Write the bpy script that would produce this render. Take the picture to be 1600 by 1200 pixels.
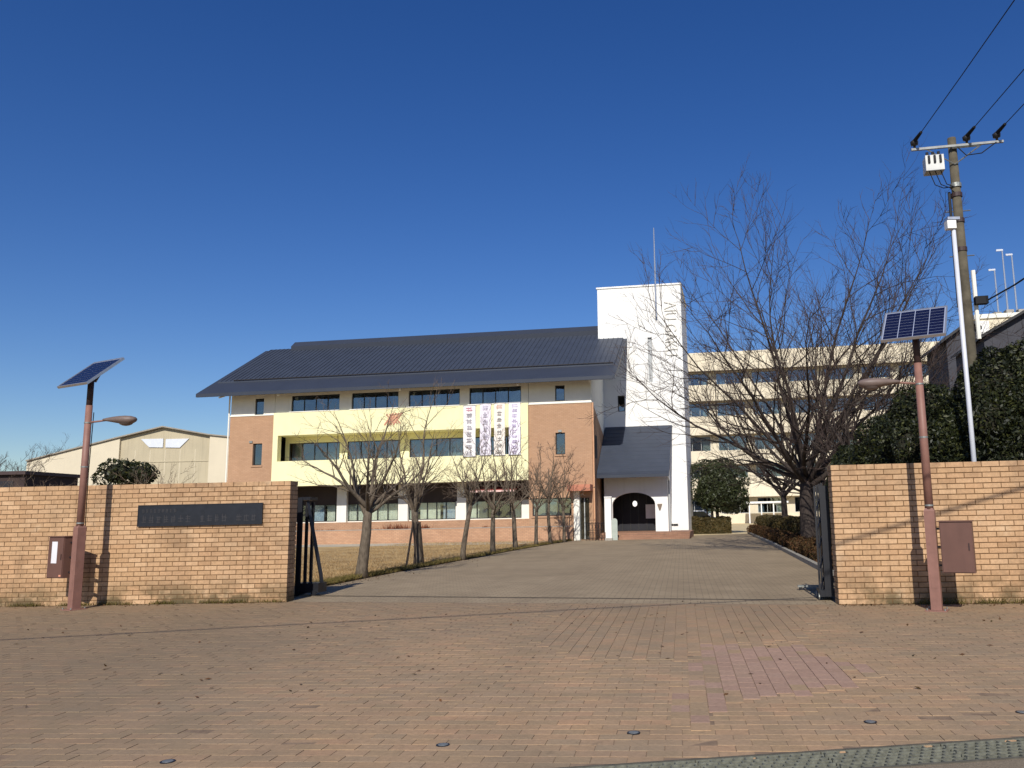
import bpy, math, random
import numpy as np
from mathutils import Vector, Matrix

for o in list(bpy.data.objects):
    bpy.data.objects.remove(o)
scene = bpy.context.scene
COL = scene.collection
rnd = random.Random(7)
rng = np.random.default_rng(7)
PI = math.pi

# ------------------------------------------------------------------ camera
FPX, PPX, PPY = 1290.0, 950.0, 600.0
CAMH = 1.5
PITCH = math.atan(200.0 / FPX)
ROLL = -0.021
cam_data = bpy.data.cameras.new('camera')
cam = bpy.data.objects.new('camera', cam_data)
COL.objects.link(cam)
cam_data.sensor_fit = 'HORIZONTAL'
cam_data.sensor_width = 36.0
cam_data.lens = FPX / 1600.0 * 36.0
cam_data.shift_x = (800.0 - PPX) / 1600.0
cam_data.clip_start = 0.1
cam_data.clip_end = 3000.0
CR = Matrix.Rotation(PI / 2 + PITCH, 3, 'X') @ Matrix.Rotation(ROLL, 3, 'Z')
CP = Vector((0, 0, CAMH))
cam.matrix_world = Matrix.Translation(CP) @ CR.to_4x4()
scene.camera = cam

# ------------------------------------------------------------------ light
SUN_AZ = math.radians(5.0)      # the light travels away from the camera and a little to the right
SUN_EL = math.radians(36.0)
world = bpy.data.worlds.new('World')
scene.world = world
world.use_nodes = True
wn, wl = world.node_tree.nodes, world.node_tree.links
wn.clear()
sky = wn.new('ShaderNodeTexSky')
sky.sky_type = 'NISHITA'
sky.sun_disc = False
sky.sun_elevation = SUN_EL
sky.sun_rotation = PI + SUN_AZ
sky.altitude = 0.0
sky.air_density = 1.0
sky.dust_density = 0.25
sky.ozone_density = 4.0
bgn = wn.new('ShaderNodeBackground')
bgn.inputs['Strength'].default_value = 0.105
wo = wn.new('ShaderNodeOutputWorld')
hs = wn.new('ShaderNodeHueSaturation')      # the phone's deep winter blue, the same over the whole sky
hs.inputs['Hue'].default_value = 0.516
hs.inputs['Saturation'].default_value = 1.28
hs.inputs['Value'].default_value = 0.89
wl.new(sky.outputs[0], hs.inputs['Color'])
wl.new(hs.outputs[0], bgn.inputs[0])
wl.new(bgn.outputs[0], wo.inputs[0])
sd = bpy.data.lights.new('sun', 'SUN')
sd.energy = 4.6
sd.angle = math.radians(0.5)
sd.color = (1.0, 0.955, 0.88)
sun = bpy.data.objects.new('sun', sd)
COL.objects.link(sun)
sun.rotation_euler = (Vector((math.sin(SUN_AZ) * math.cos(SUN_EL), math.cos(SUN_AZ) * math.cos(SUN_EL), -math.sin(SUN_EL)))
                      .to_track_quat('-Z', 'Y').to_euler())
sun.location = (-6, -40, 40)
scene.view_settings.view_transform = 'Standard'
scene.view_settings.look = 'None'
scene.view_settings.gamma = 1.0
scene.view_settings.exposure = 0.0
scene.render.engine = 'CYCLES'

# ------------------------------------------------------------------ pixel helpers (pixels of the 1600x1200 photograph)
def ray(px, py):
    return (CR @ Vector(((px - PPX) / FPX, -(py - PPY) / FPX, -1.0))).normalized()

def on_z(px, py, z=0.0):
    d = ray(px, py)
    t = (z - CAMH) / d.z
    return CP + d * t

def at_depth(px, py, Y):
    d = ray(px, py)
    return CP + d * (Y / d.y)

def on_plane(px, py, p0, n):
    d = ray(px, py)
    t = (p0 - CP).dot(n) / d.dot(n)
    return CP + d * t

class Frame:
    """vertical frame: origin on the ground, x along the face, y away from the viewer, z up"""
    def __init__(self, origin, ang):
        self.o = Vector((origin[0], origin[1], 0.0)); self.a = ang
        self.ex = Vector((math.cos(ang), math.sin(ang), 0)); self.ey = Vector((-math.sin(ang), math.cos(ang), 0))
    def px(self, px, py, y=0.0):
        p = on_plane(px, py, self.o + self.ey * y, self.ey) - self.o
        return p.dot(self.ex), p.z
    def ground(self, px, py, z=0.0):
        p = on_z(px, py, z) - self.o
        return p.dot(self.ex), p.dot(self.ey)
    def w(self, x, y, z=0.0):
        return self.o + self.ex * x + self.ey * y + Vector((0, 0, z))
    def local(self, p):
        q = Vector(p) - self.o
        return q.dot(self.ex), q.dot(self.ey)

# ------------------------------------------------------------------ scene helpers
def tag(o, label=None, cat=None, group=None, kind=None):
    if label: o['label'] = label
    if cat: o['category'] = cat
    if group: o['group'] = group
    if kind: o['kind'] = kind
    return o

def thing(name, label, cat, loc=(0, 0, 0), rotz=0.0, group=None):
    o = bpy.data.objects.new(name, None)
    COL.objects.link(o)
    o.location = loc
    o.rotation_euler = (0, 0, rotz)
    o.empty_display_size = 0.2
    return tag(o, label, cat, group)

def link(name, me, mat=None, parent=None, loc=None):
    o = bpy.data.objects.new(name, me)
    COL.objects.link(o)
    if mat is not None and not me.materials:
        for m in (mat if isinstance(mat, (list, tuple)) else [mat]):
            me.materials.append(m)
    if parent is not None: o.parent = parent
    if loc is not None: o.location = loc
    return o

class MB:
    def __init__(self):
        self.v = []; self.f = []; self.mi = []
    def add(self, vs, fs, m=0):
        b = len(self.v)
        self.v.extend([tuple(p) for p in vs])
        for f in fs:
            self.f.append(tuple(b + i for i in f)); self.mi.append(m)
        return self
    def box(self, x0, x1, y0, y1, z0, z1, m=0):
        if x1 < x0: x0, x1 = x1, x0
        if y1 < y0: y0, y1 = y1, y0
        if z1 < z0: z0, z1 = z1, z0
        return self.add([(x0, y0, z0), (x1, y0, z0), (x1, y1, z0), (x0, y1, z0), (x0, y0, z1), (x1, y0, z1), (x1, y1, z1), (x0, y1, z1)],
                        [(0, 3, 2, 1), (4, 5, 6, 7), (0, 1, 5, 4), (1, 2, 6, 5), (2, 3, 7, 6), (3, 0, 4, 7)], m)
    def cbox(self, x0, x1, y0, y1, z0, z1, c=0.004, m=0):
        """box with its upper edges chamfered"""
        return self.add([(x0, y0, z0), (x1, y0, z0), (x1, y1, z0), (x0, y1, z0),
                         (x0, y0, z1 - c), (x1, y0, z1 - c), (x1, y1, z1 - c), (x0, y1, z1 - c),
                         (x0 + c, y0 + c, z1), (x1 - c, y0 + c, z1), (x1 - c, y1 - c, z1), (x0 + c, y1 - c, z1)],
                        [(0, 1, 5, 4), (1, 2, 6, 5), (2, 3, 7, 6), (3, 0, 4, 7), (4, 5, 9, 8), (5, 6, 10, 9), (6, 7, 11, 10), (7, 4, 8, 11), (8, 9, 10, 11)], m)
    def prism(self, poly, a, b, axis='y', m=0):
        """extrude a polygon; axis y: poly is (x,z) from y=a to y=b; axis z: (x,y); axis x: (y,z)"""
        def mk(p, t):
            return {'y': (p[0], t, p[1]), 'z': (p[0], p[1], t), 'x': (t, p[0], p[1])}[axis]
        n = len(poly)
        vs = [mk(p, a) for p in poly] + [mk(p, b) for p in poly]
        fs = [tuple(range(n - 1, -1, -1)), tuple(range(n, 2 * n))]
        for i in range(n):
            j = (i + 1) % n
            fs.append((i, j, n + j, n + i))
        return self.add(vs, fs, m)
    def poly(self, pts, m=0):
        return self.add(pts, [tuple(range(len(pts)))], m)
    def tube(self, pts, radii, n=8, cap=True, m=0):
        pts = [Vector(p) for p in pts]
        if not hasattr(radii, '__len__'): radii = [radii] * len(pts)
        rings = []; prev = None
        for i, p in enumerate(pts):
            if i == 0: t = pts[1] - p
            elif i == len(pts) - 1: t = p - pts[i - 1]
            else: t = pts[i + 1] - pts[i - 1]
            if t.length < 1e-9: t = Vector((0, 0, 1))
            t.normalize()
            if prev is None:
                u = t.cross(Vector((0, 0, 1)) if abs(t.z) < 0.9 else Vector((1, 0, 0)))
            else:
                u = prev - t * prev.dot(t)
            if u.length < 1e-6: u = t.orthogonal()
            u.normalize(); prev = u
            w = t.cross(u)
            rings.append([p + (u * math.cos(2 * PI * k / n) + w * math.sin(2 * PI * k / n)) * radii[i] for k in range(n)])
        vs = [q for r in rings for q in r]
        fs = []
        for i in range(len(pts) - 1):
            for k in range(n):
                a = i * n + k; b = i * n + (k + 1) % n
                fs.append((a, b, b + n, a + n))
        if cap:
            fs.append(tuple(range(n - 1, -1, -1)))
            fs.append(tuple(range((len(pts) - 1) * n, len(pts) * n)))
        return self.add(vs, fs, m)
    def bar(self, a, b, w=0.02, m=0):
        return self.tube([a, b], w * 0.7071, 4, True, m)
    def mesh(self, name, smooth=False):
        me = bpy.data.meshes.new(name)
        me.from_pydata(self.v, [], self.f)
        if any(self.mi):
            me.polygons.foreach_set('material_index', self.mi)
        if smooth:
            me.polygons.foreach_set('use_smooth', [True] * len(me.polygons))
        me.update()
        return me
    def build(self, name, mat, parent=None, loc=None, smooth=False):
        me = self.mesh(name, smooth)
        for m in (mat if isinstance(mat, (list, tuple)) else [mat]):
            me.materials.append(m)
        return link(name, me, None, parent, loc)

def np_mesh(name, verts, k, smooth=False):
    """mesh from an array of separate k-gons: verts (N*k,3)"""
    n = len(verts) // k
    me = bpy.data.meshes.new(name)
    me.vertices.add(n * k); me.loops.add(n * k); me.polygons.add(n)
    me.vertices.foreach_set('co', np.ascontiguousarray(verts, dtype=np.float32).ravel())
    me.loops.foreach_set('vertex_index', np.arange(n * k, dtype=np.int32))
    me.polygons.foreach_set('loop_start', np.arange(0, n * k, k, dtype=np.int32))
    me.polygons.foreach_set('loop_total', np.full(n, k, dtype=np.int32))
    me.update(calc_edges=True)
    return me

# ------------------------------------------------------------------ materials
def srgb(r, g, b):
    f = lambda c: (c / 255.0) / 12.92 if c / 255.0 <= 0.04045 else ((c / 255.0 + 0.055) / 1.055) ** 2.4
    return (f(r), f(g), f(b))

class NT:
    def __init__(self, name):
        self.m = bpy.data.materials.new(name); self.m.use_nodes = True
        self.t = self.m.node_tree; self.n = self.t.nodes; self.l = self.t.links
        self.b = self.n['Principled BSDF']; self.out = self.n['Material Output']
    def new(self, typ, **kw):
        nd = self.n.new(typ)
        for k, v in kw.items(): setattr(nd, k, v)
        return nd
    def ln(self, a, b): self.l.new(a, b)
    def coord(self, kind='Object', scale=None):
        tc = self.new('ShaderNodeTexCoord')
        if scale is None: return tc.outputs[kind]
        mp = self.new('ShaderNodeMapping')
        mp.inputs['Scale'].default_value = scale
        self.ln(tc.outputs[kind], mp.inputs[0])
        return mp.outputs[0]
    def noise(self, vec, scale, detail=4.0, rough=0.55):
        nd = self.new('ShaderNodeTexNoise')
        nd.inputs['Scale'].default_value = scale; nd.inputs['Detail'].default_value = detail; nd.inputs['Roughness'].default_value = rough
        if vec is not None: self.ln(vec, nd.inputs['Vector'])
        return nd.outputs['Fac']
    def ramp(self, fac, stops, interp='LINEAR'):
        nd = self.new('ShaderNodeValToRGB')
        cr = nd.color_ramp; cr.interpolation = interp
        while len(cr.elements) < len(stops): cr.elements.new(0.5)
        for e, (p, c) in zip(cr.elements, stops):
            e.position = p; e.color = (*c, 1) if len(c) == 3 else c
        self.ln(fac, nd.inputs[0])
        return nd.outputs[0]
    def mix(self, fac, a, b, mode='MIX'):
        nd = self.new('ShaderNodeMix', data_type='RGBA', blend_type=mode)
        for s, v in ((0, fac), (6, a), (7, b)):
            if isinstance(v, (int, float)): nd.inputs[s].default_value = v
            elif isinstance(v, tuple): nd.inputs[s].default_value = (*v, 1) if len(v) == 3 else v
            else: self.ln(v, nd.inputs[s])
        return nd.outputs[2]
    def math(self, op, a, b=0.0, clamp=False):
        nd = self.new('ShaderNodeMath', operation=op, use_clamp=clamp)
        for s, v in ((0, a), (1, b)):
            if isinstance(v, (int, float)): nd.inputs[s].default_value = v
            else: self.ln(v, nd.inputs[s])
        return nd.outputs[0]
    def mapr(self, v, a, b, c, d):
        nd = self.new('ShaderNodeMapRange')
        nd.inputs[1].default_value = a; nd.inputs[2].default_value = b; nd.inputs[3].default_value = c; nd.inputs[4].default_value = d
        self.ln(v, nd.inputs[0])
        return nd.outputs[0]
    def rand(self):
        oi = self.new('ShaderNodeObjectInfo'); ge = self.new('ShaderNodeNewGeometry')
        s = self.math('ADD', oi.outputs['Random'], ge.outputs['Random Per Island'])
        return self.math('FRACT', s)
    def hv(self, col, h, s, v):
        nd = self.new('ShaderNodeHueSaturation')
        for i, x in (('Hue', h), ('Saturation', s), ('Value', v)):
            if isinstance(x, (int, float)): nd.inputs[i].default_value = x
            else: self.ln(x, nd.inputs[i])
        self.ln(col, nd.inputs['Color'])
        return nd.outputs[0]
    def bump(self, h, strength=0.3, dist=0.02):
        nd = self.new('ShaderNodeBump')
        nd.inputs['Strength'].default_value = strength; nd.inputs['Distance'].default_value = dist
        self.ln(h, nd.inputs['Height']); self.ln(nd.outputs[0], self.b.inputs['Normal'])
    def done(self, col=None, rough=0.8, metal=0.0, spec=0.4):
        if col is not None:
            if isinstance(col, tuple): self.b.inputs['Base Color'].default_value = (*col, 1)
            else: self.ln(col, self.b.inputs['Base Color'])
        if isinstance(rough, (int, float)): self.b.inputs['Roughness'].default_value = rough
        else: self.ln(rough, self.b.inputs['Roughness'])
        self.b.inputs['Metallic'].default_value = metal
        self.b.inputs['Specular IOR Level'].default_value = spec
        return self.m

def plain(name, col, rough=0.75, var=0.12, scale=3.0, metal=0.0, spec=0.4, bump=0.0, bscale=60.0, coord='Object', streak=0.0):
    t = NT(name)
    v = t.coord(coord)
    n1 = t.noise(v, scale, 5.0)
    lo = tuple(c * (1 - var) for c in col); hi = tuple(min(1.0, c * (1 + var)) for c in col)
    c = t.ramp(n1, [(0.3, lo), (0.7, hi)])
    if streak > 0:      # rain streaks down the face
        v2 = t.coord(coord, (3.0, 3.0, 0.12))
        s = t.noise(v2, 2.2, 4.0, 0.65)
        f = t.mapr(s, 0.52, 0.8, 0.0, streak)
        c = t.mix(f, c, tuple(x * 0.5 for x in col))
    if bump > 0:
        t.bump(t.noise(v, bscale, 3.0), bump, 0.01)
    return t.done(c, rough, metal, spec)

def brick_unit(name, cols, dirt=(0.10, 0.075, 0.05), dirt_amt=0.35, rough=0.75):
    """single bricks: one colour for each piece plus fired speckle and grime"""
    t = NT(name)
    r = t.rand()
    base = t.ramp(r, [(i / (len(cols) - 1), c) for i, c in enumerate(cols)])
    v = t.coord('Generated') if False else t.new('ShaderNodeNewGeometry').outputs['Position']
    n1 = t.noise(v, 26.0, 5.0, 0.65)
    c = t.hv(base, 0.5, 1.0, t.mapr(n1, 0.25, 0.75, 0.8, 1.18))
    n2 = t.noise(v, 1.3, 5.0, 0.62)
    f = t.mapr(n2, 0.5, 0.78, 0.0, dirt_amt)
    c = t.mix(f, c, dirt)
    t.bump(n1, 0.35, 0.006)
    return t, c, v, rough

# walls at the gate -----------------------------------------------------------
t, c, v, r_ = brick_unit('gate_brick', [srgb(182, 146, 108), srgb(191, 155, 117), srgb(186, 148, 110), srgb(200, 165, 127), srgb(172, 136, 100), srgb(194, 158, 119)], dirt_amt=0.45)
sep = t.new('ShaderNodeSeparateXYZ'); t.ln(v, sep.inputs[0])
low = t.mapr(sep.outputs[2], 0.0, 0.5, 1.0, 0.0)
n3 = t.noise(v, 2.6, 5.0, 0.65)
low = t.math('MULTIPLY', low, t.mapr(n3, 0.40, 0.58, 0.0, 1.0), True)
c = t.mix(low, c, srgb(84, 74, 48))
top = t.mapr(sep.outputs[2], 1.85, 2.15, 0.0, 1.0)
top = t.math('MULTIPLY', top, t.mapr(t.noise(v, 3.4, 5.0, 0.7), 0.45, 0.7, 0.0, 0.7), True)
c = t.mix(top, c, srgb(120, 92, 70))
# rain runs: narrow dark streaks that start under the top course
mp_ = t.new('ShaderNodeMapping'); mp_.inputs['Scale'].default_value = (7.0, 7.0, 0.35); t.ln(v, mp_.inputs[0])
run = t.mapr(t.noise(mp_.outputs[0], 1.0, 5.0, 0.7), 0.54, 0.74, 0.0, 0.42)
c = t.mix(run, c, srgb(112, 86, 62))
c = t.mix(t.mapr(t.noise(v, 1.9, 6.0, 0.7), 0.60, 0.76, 0.0, 0.4), c, srgb(214, 192, 160))    # pale salt bloom
M_BRICK = t.done(c, 0.7, 0, 0.3)
M_MORTAR = plain('mortar', srgb(110, 83, 55), 0.9, 0.2, 6.0, bump=0.3)
t, c, v, r_ = brick_unit('paver', [srgb(172, 142, 109), srgb(167, 139, 108), srgb(176, 144, 111), srgb(162, 138, 109), srgb(178, 142, 109), srgb(170, 141, 107), srgb(160, 135, 105), srgb(174, 141, 109)], dirt=srgb(130, 113, 87), dirt_amt=0.6)
big = t.noise(v, 0.35, 5.0, 0.65)
c = t.mix(t.mapr(big, 0.42, 0.68, 0.0, 0.5), c, srgb(130, 118, 100))
# trodden and driven middle stays clean, grime gathers off the track and along the walls
spx = t.new('ShaderNodeSeparateXYZ'); t.ln(v, spx.inputs[0])
off_l = t.mapr(t.math('ADD', spx.outputs[0], t.math('MULTIPLY', t.noise(v, 0.5, 4.0), 4.0)), -3.5, 0.5, 1.0, 0.0)
near_w = t.mapr(t.math('ADD', spx.outputs[1], t.math('MULTIPLY', t.noise(v, 0.8, 4.0), 2.0)), 8.5, 14.5, 0.0, 0.7)
gm = t.math('MULTIPLY', t.math('MAXIMUM', off_l, near_w), 0.6, True)
c = t.mix(gm, c, srgb(116, 100, 78))
mpt = t.new('ShaderNodeMapping'); mpt.inputs['Rotation'].default_value = (0, 0, 0.085); mpt.inputs['Scale'].default_value = (1.1, 0.10, 1); t.ln(v, mpt.inputs[0])
c = t.mix(t.mapr(t.noise(mpt.outputs[0], 1.0, 5.0, 0.65), 0.5, 0.72, 0.0, 0.3), c, srgb(122, 106, 84))
sp_ = t.noise(v, 5.5, 6.0, 0.75)
c = t.mix(t.mapr(sp_, 0.60, 0.72, 0.0, 0.5), c, srgb(96, 84, 68))
M_PAVER = t.done(c, 0.8, 0, 0.3)
t, c, v, r_ = brick_unit('paver_pink', [srgb(166, 136, 116), srgb(160, 130, 110), srgb(170, 138, 118), srgb(162, 134, 112)], dirt=srgb(140, 116, 98), dirt_amt=0.35)
M_PAVER_PINK = t.done(c, 0.8, 0, 0.3)
M_BED = plain('paver_bedding', srgb(134, 112, 90), 0.95, 0.3, 9.0, bump=0.3)
def tex_ground(name, cols, scale, bump=0.4, bscale=40.0, rough=0.95, fine=18.0):
    t = NT(name)
    v = t.new('ShaderNodeNewGeometry').outputs['Position']
    n1 = t.noise(v, scale, 6.0, 0.62)
    c = t.ramp(n1, [(0.25 + 0.5 * i / (len(cols) - 1), c) for i, c in enumerate(cols)])
    if name == 'dry_turf':      # worn patches of bare soil
        c = t.mix(t.mapr(t.noise(v, .22, 6.0, .7), .48, .66, 0.0, .75), c, srgb(132, 106, 72))
    n2 = t.noise(v, fine, 4.0, 0.6)
    c = t.hv(c, 0.5, 1.0, t.mapr(n2, 0.25, 0.75, 0.75, 1.22))
    t.bump(t.noise(v, bscale, 4.0, 0.7), bump, 0.02)
    return t.done(c, rough, 0, 0.2)

def brick_tex(name, c1, c2, mort, bw, bh, mortar=0.012, rough=0.85, coord=None, bump=0.3, plane='xz', var=0.18, squash=1.0, stain=None):
    """brickwork too far away to pick the pieces apart"""
    t = NT(name)
    tc = t.new('ShaderNodeTexCoord')
    sep = t.new('ShaderNodeSeparateXYZ'); t.ln(tc.outputs['Object'], sep.inputs[0])
    cmb = t.new('ShaderNodeCombineXYZ')
    if plane == 'xz':
        s = t.math('ADD', sep.outputs[0], sep.outputs[1]); t.ln(s, cmb.inputs[0]); t.ln(sep.outputs[2], cmb.inputs[1])
    else:
        t.ln(sep.outputs[0], cmb.inputs[0]); t.ln(sep.outputs[1], cmb.inputs[1])
    bt = t.new('ShaderNodeTexBrick')
    t.ln(cmb.outputs[0], bt.inputs['Vector'])
    bt.inputs['Scale'].default_value = 1.0
    bt.inputs['Color1'].default_value = (*c1, 1); bt.inputs['Color2'].default_value = (*c2, 1); bt.inputs['Mortar'].default_value = (*mort, 1)
    bt.inputs['Brick Width'].default_value = bw; bt.inputs['Row Height'].default_value = bh; bt.inputs['Mortar Size'].default_value = mortar
    bt.inputs['Mortar Smooth'].default_value = 0.2
    n = t.noise(tc.outputs['Object'], 0.8, 6.0, 0.65)
    c = t.hv(bt.outputs['Color'], 0.5, 1.0, t.mapr(n, 0.25, 0.75, 1 - var, 1 + var))
    if stain:
        sn_ = t.noise(tc.outputs['Object'], 0.28, 6.0, 0.7)
        c = t.mix(t.mapr(sn_, 0.46, 0.66, 0.0, 0.45), c, stain)
        mp = t.new('ShaderNodeMapping'); mp.inputs['Scale'].default_value = (0.9, 0.07, 1); t.ln(tc.outputs['Object'], mp.inputs[0])
        tr_ = t.noise(mp.outputs[0], 1.0, 4.0, 0.6)
        c = t.mix(t.mapr(tr_, 0.5, 0.7, 0.0, 0.3), c, stain)
    inv = t.math('SUBTRACT', 1.0, bt.outputs['Fac'])
    t.bump(inv, bump, 0.01)
    return t.done(c, rough, 0, 0.25)

M_GROUND = tex_ground('earth', [srgb(112, 98, 78), srgb(132, 116, 92), srgb(122, 110, 90)], 0.3)
M_ASPHALT = tex_ground('street_asphalt', [srgb(120, 108, 92), srgb(138, 124, 104), srgb(130, 118, 100)], 1.5, 0.5, 120.0, fine=90.0)
M_LAWN = tex_ground('dry_turf', [srgb(138, 112, 76), srgb(168, 140, 98), srgb(188, 161, 116), srgb(152, 124, 86)], 0.5, 0.8, 30.0, fine=12.0)
M_SOIL = tex_ground('bed_soil', [srgb(74, 62, 44), srgb(98, 80, 54), srgb(120, 98, 64)], 1.2, 0.9, 20.0)
M_PATH = tex_ground('path_gravel', [srgb(172, 162, 146), srgb(190, 180, 162)], 1.0)
M_YARD = tex_ground('yard_sand', [srgb(196, 176, 136), srgb(208, 190, 150)], 0.4)
M_DRIVE = brick_tex('drive_pavers', srgb(152, 134, 108), srgb(162, 144, 117), srgb(122, 107, 86), 0.225, 0.13, 0.010, plane='xy', var=0.16, bump=0.2, stain=srgb(124, 108, 86))
M_CONC = plain('concrete', srgb(158, 152, 142), 0.9, 0.14, 4.0, bump=0.3, streak=0.3)
M_KERB = plain('kerb_concrete', srgb(150, 145, 134), 0.9, 0.16, 6.0, bump=0.3)
M_STEEL = plain('galvanised_steel', srgb(150, 152, 146), 0.5, 0.25, 20.0, metal=0.6)
M_DSTEEL = plain('dark_gate_steel', srgb(26, 27, 33), 0.45, 0.2, 8.0, spec=0.5)
M_BROWN = plain('brown_post_paint', srgb(138, 100, 88), 0.55, 0.12, 9.0, spec=0.4, streak=0.25)
M_BOXP = plain('brown_box_paint', srgb(104, 74, 64), 0.55, 0.08, 5.0, spec=0.4, streak=0.3)
M_BROWND = plain('dark_brown_sleeve', srgb(62, 46, 44), 0.55, 0.1, 8.0)
M_PAPER = plain('notice_paper', srgb(226, 224, 226), 0.8, 0.04, 6.0)
M_ALU = plain('aluminium', srgb(190, 192, 196), 0.35, 0.08, 15.0, metal=0.7)
t = NT('solar_cell'); M_CELL = t.done(srgb(20, 24, 52), 0.2, 0.0, 0.45)
M_CELLB = plain('solar_backing', srgb(150, 158, 180), 0.4, 0.05)
M_PLQ = plain('bronze_plaque', srgb(36, 38, 44), 0.38, 0.2, 12.0, metal=0.2, spec=0.5)
M_PLQL = plain('bronze_lettering', srgb(66, 64, 66), 0.4, 0.15, 30.0, metal=0.3, spec=0.5)

# ------------------------------------------------------------------ frames
FAC = Frame(on_z(928, 843.8), -math.atan(0.148))                 # front of the school
WL = Frame(on_z(447, 940.5), math.atan2(*(lambda a, b: ((b - a).y, (b - a).x))(on_z(0, 949), on_z(447, 940.5))) * 0.5 - 0.03)
WR = Frame(on_z(1311, 945), -0.10)
G = lambda px, py, z=0.0: tuple(on_z(px, py, z)[:2])

def sheet(name, poly, z, mat, kind='structure', origin=(0, 0), rot=0.0):
    mb = MB()
    c, s = math.cos(-rot), math.sin(-rot)
    loc = [((x - origin[0]) * c - (y - origin[1]) * s, (x - origin[0]) * s + (y - origin[1]) * c, 0.0) for x, y in poly]
    mb.poly(loc)
    o = mb.build(name, mat)
    o.location = (origin[0], origin[1], z); o.rotation_euler = (0, 0, rot)
    return tag(o, kind=kind)

ground = sheet('ground', [(-900, -300), (900, -300), (900, 1500), (-900, 1500)], -0.06, M_GROUND)

# the drive, the lawn, the bed, the yard --------------------------------------
DR_ROT = -math.atan2(on_z(1060, 900).x * 0 + 0.085, 1.0)          # paving runs towards this direction
dl = [G(445, 941.5), G(505, 916), G(560, 905), G(640, 890), G(720, 875.5), G(800, 860.5), G(870, 848.5), G(903, 843.5)]
dr = [G(1168, 833.5), G(1200, 849), G(1240, 870), G(1291, 897)]
far_l = FAC.w(0.3, -0.2); far_r = G(1160, 829)
drive = sheet('driveway', [WL.w(-0.05, 0.1)[:2]] + dl[1:] + [tuple(FAC.w(-1.6, 0.6)[:2]), tuple(FAC.w(5.0, 5.5)[:2])] + dr +
              [tuple(WR.w(0.3, 3.0)[:2]), tuple(WR.w(0.2, 0.2)[:2]), tuple((WR.w(0, 0.0))[:2])], -0.006, M_DRIVE, origin=G(1060, 900), rot=DR_ROT)
lawn = sheet('lawn', [WL.w(-0.4, 0.5)[:2]] + dl[1:] + [tuple(FAC.w(-2.0, -0.55)[:2]), tuple(FAC.w(-60, -0.55)[:2]), tuple(WL.w(-45, 0.6)[:2])], 0.012, M_LAWN)
yard = sheet('yard', [tuple(FAC.w(1.0, -3.0)[:2]), tuple(FAC.w(1.0, 70)[:2]), tuple(FAC.w(80, 70)[:2]), tuple(FAC.w(80, -4)[:2]), tuple(FAC.w(20, -4)[:2])], -0.02, M_YARD)
path = sheet('path', [tuple(FAC.w(-2.2, -0.62)[:2]), tuple(FAC.w(-60, -0.62)[:2]), tuple(FAC.w(-60, -5.2)[:2]), tuple(FAC.w(-2.9, -4.4)[:2])], 0.017, M_PATH)
# soil strip under the row of trees
strip = [Vector((*p, 0)) for p in dl[1:]]
pl = []; pr_ = []
for i, p in enumerate(strip):
    d = (strip[min(i + 1, len(strip) - 1)] - strip[max(i - 1, 0)]).normalized()
    nrm = Vector((-d.y, d.x, 0))
    pr_.append(p + nrm * -0.02); pl.append(p + nrm * (0.9 + 0.25 * math.sin(i * 2.1)))
mb = MB()
for i in range(len(strip) - 1):
    mb.poly([(*pr_[i][:2], 0), (*pr_[i + 1][:2], 0), (*pl[i + 1][:2], 0), (*pl[i][:2], 0)])
tag(mb.build('tree_bed', M_SOIL, loc=(0, 0, 0.022)), kind='structure')

# bed behind the right wall with its kerb -------------------------------------
bed_r = [Vector((*p, 0)) for p in reversed(dr)]
tag(MB().poly([(*bed_r[0][:2], 0), (*bed_r[1][:2], 0), (*bed_r[2][:2], 0), (*bed_r[3][:2], 0), (bed_r[3].x + 14, bed_r[3].y, 0), (bed_r[0].x + 16, bed_r[0].y - 4, 0), (*WR.w(0.5, 0.45)[:2], 0)])
    .build('planting_bed', M_SOIL, loc=(0, 0, 0.03)), kind='structure')
kerb = thing('kerb', 'pale concrete kerb between the driveway and the planting bed on the right', 'kerb')
kp = [Vector((*p, 0)) for p in (G(1300, 902), G(1240, 870), G(1200, 849), G(1168, 833.5))]
for a, b in zip(kp[:-1], kp[1:]):
    n = max(2, int((b - a).length / 1.2))
    for i in range(n):
        p = a.lerp(b, i / n); q = a.lerp(b, (i + 1) / n)
        d = (q - p).normalized(); o_ = Vector((d.y, -d.x, 0)) * 0.13
        p = p + d * 0.006; q = q - d * 0.006
        vs = [p, q, q + o_, p + o_]
        MB().prism([(w.x, w.y) for w in vs], -0.02, 0.11, 'z').build('kerb_stone', M_KERB, kerb)

# ------------------------------------------------------------------ paved forecourt
# near street edge and drain
GR0 = on_z(880, 1200); GR1 = on_z(1600, 1152)
gang = math.atan2((GR1 - GR0).y, (GR1 - GR0).x)
DRN = Frame(GR0, gang)
fore = thing('paving', None, None)
tag(fore, kind='structure')
sheet_pts = [tuple(DRN.w(-9, 0.0)[:2]), tuple(DRN.w(9, 0.0)[:2]), (12.5, 12.0), tuple(WR.w(8.2, 0.06)[:2]), tuple(WR.w(0.0, 0.06)[:2]), tuple(WL.w(0.0, 0.06)[:2]), tuple(WL.w(-9, 0.06)[:2]), (-14, 4)]
bed = MB().poly([(x, y, 0) for x, y in sheet_pts]).build('bedding', M_BED, fore, loc=(0, 0, -0.0055))
street = sheet('street', [tuple(DRN.w(-14, -0.40)[:2]), tuple(DRN.w(-14, -9)[:2]), tuple(DRN.w(14, -9)[:2]), tuple(DRN.w(14, -0.40)[:2])], -0.004, M_ASPHALT)

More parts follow.
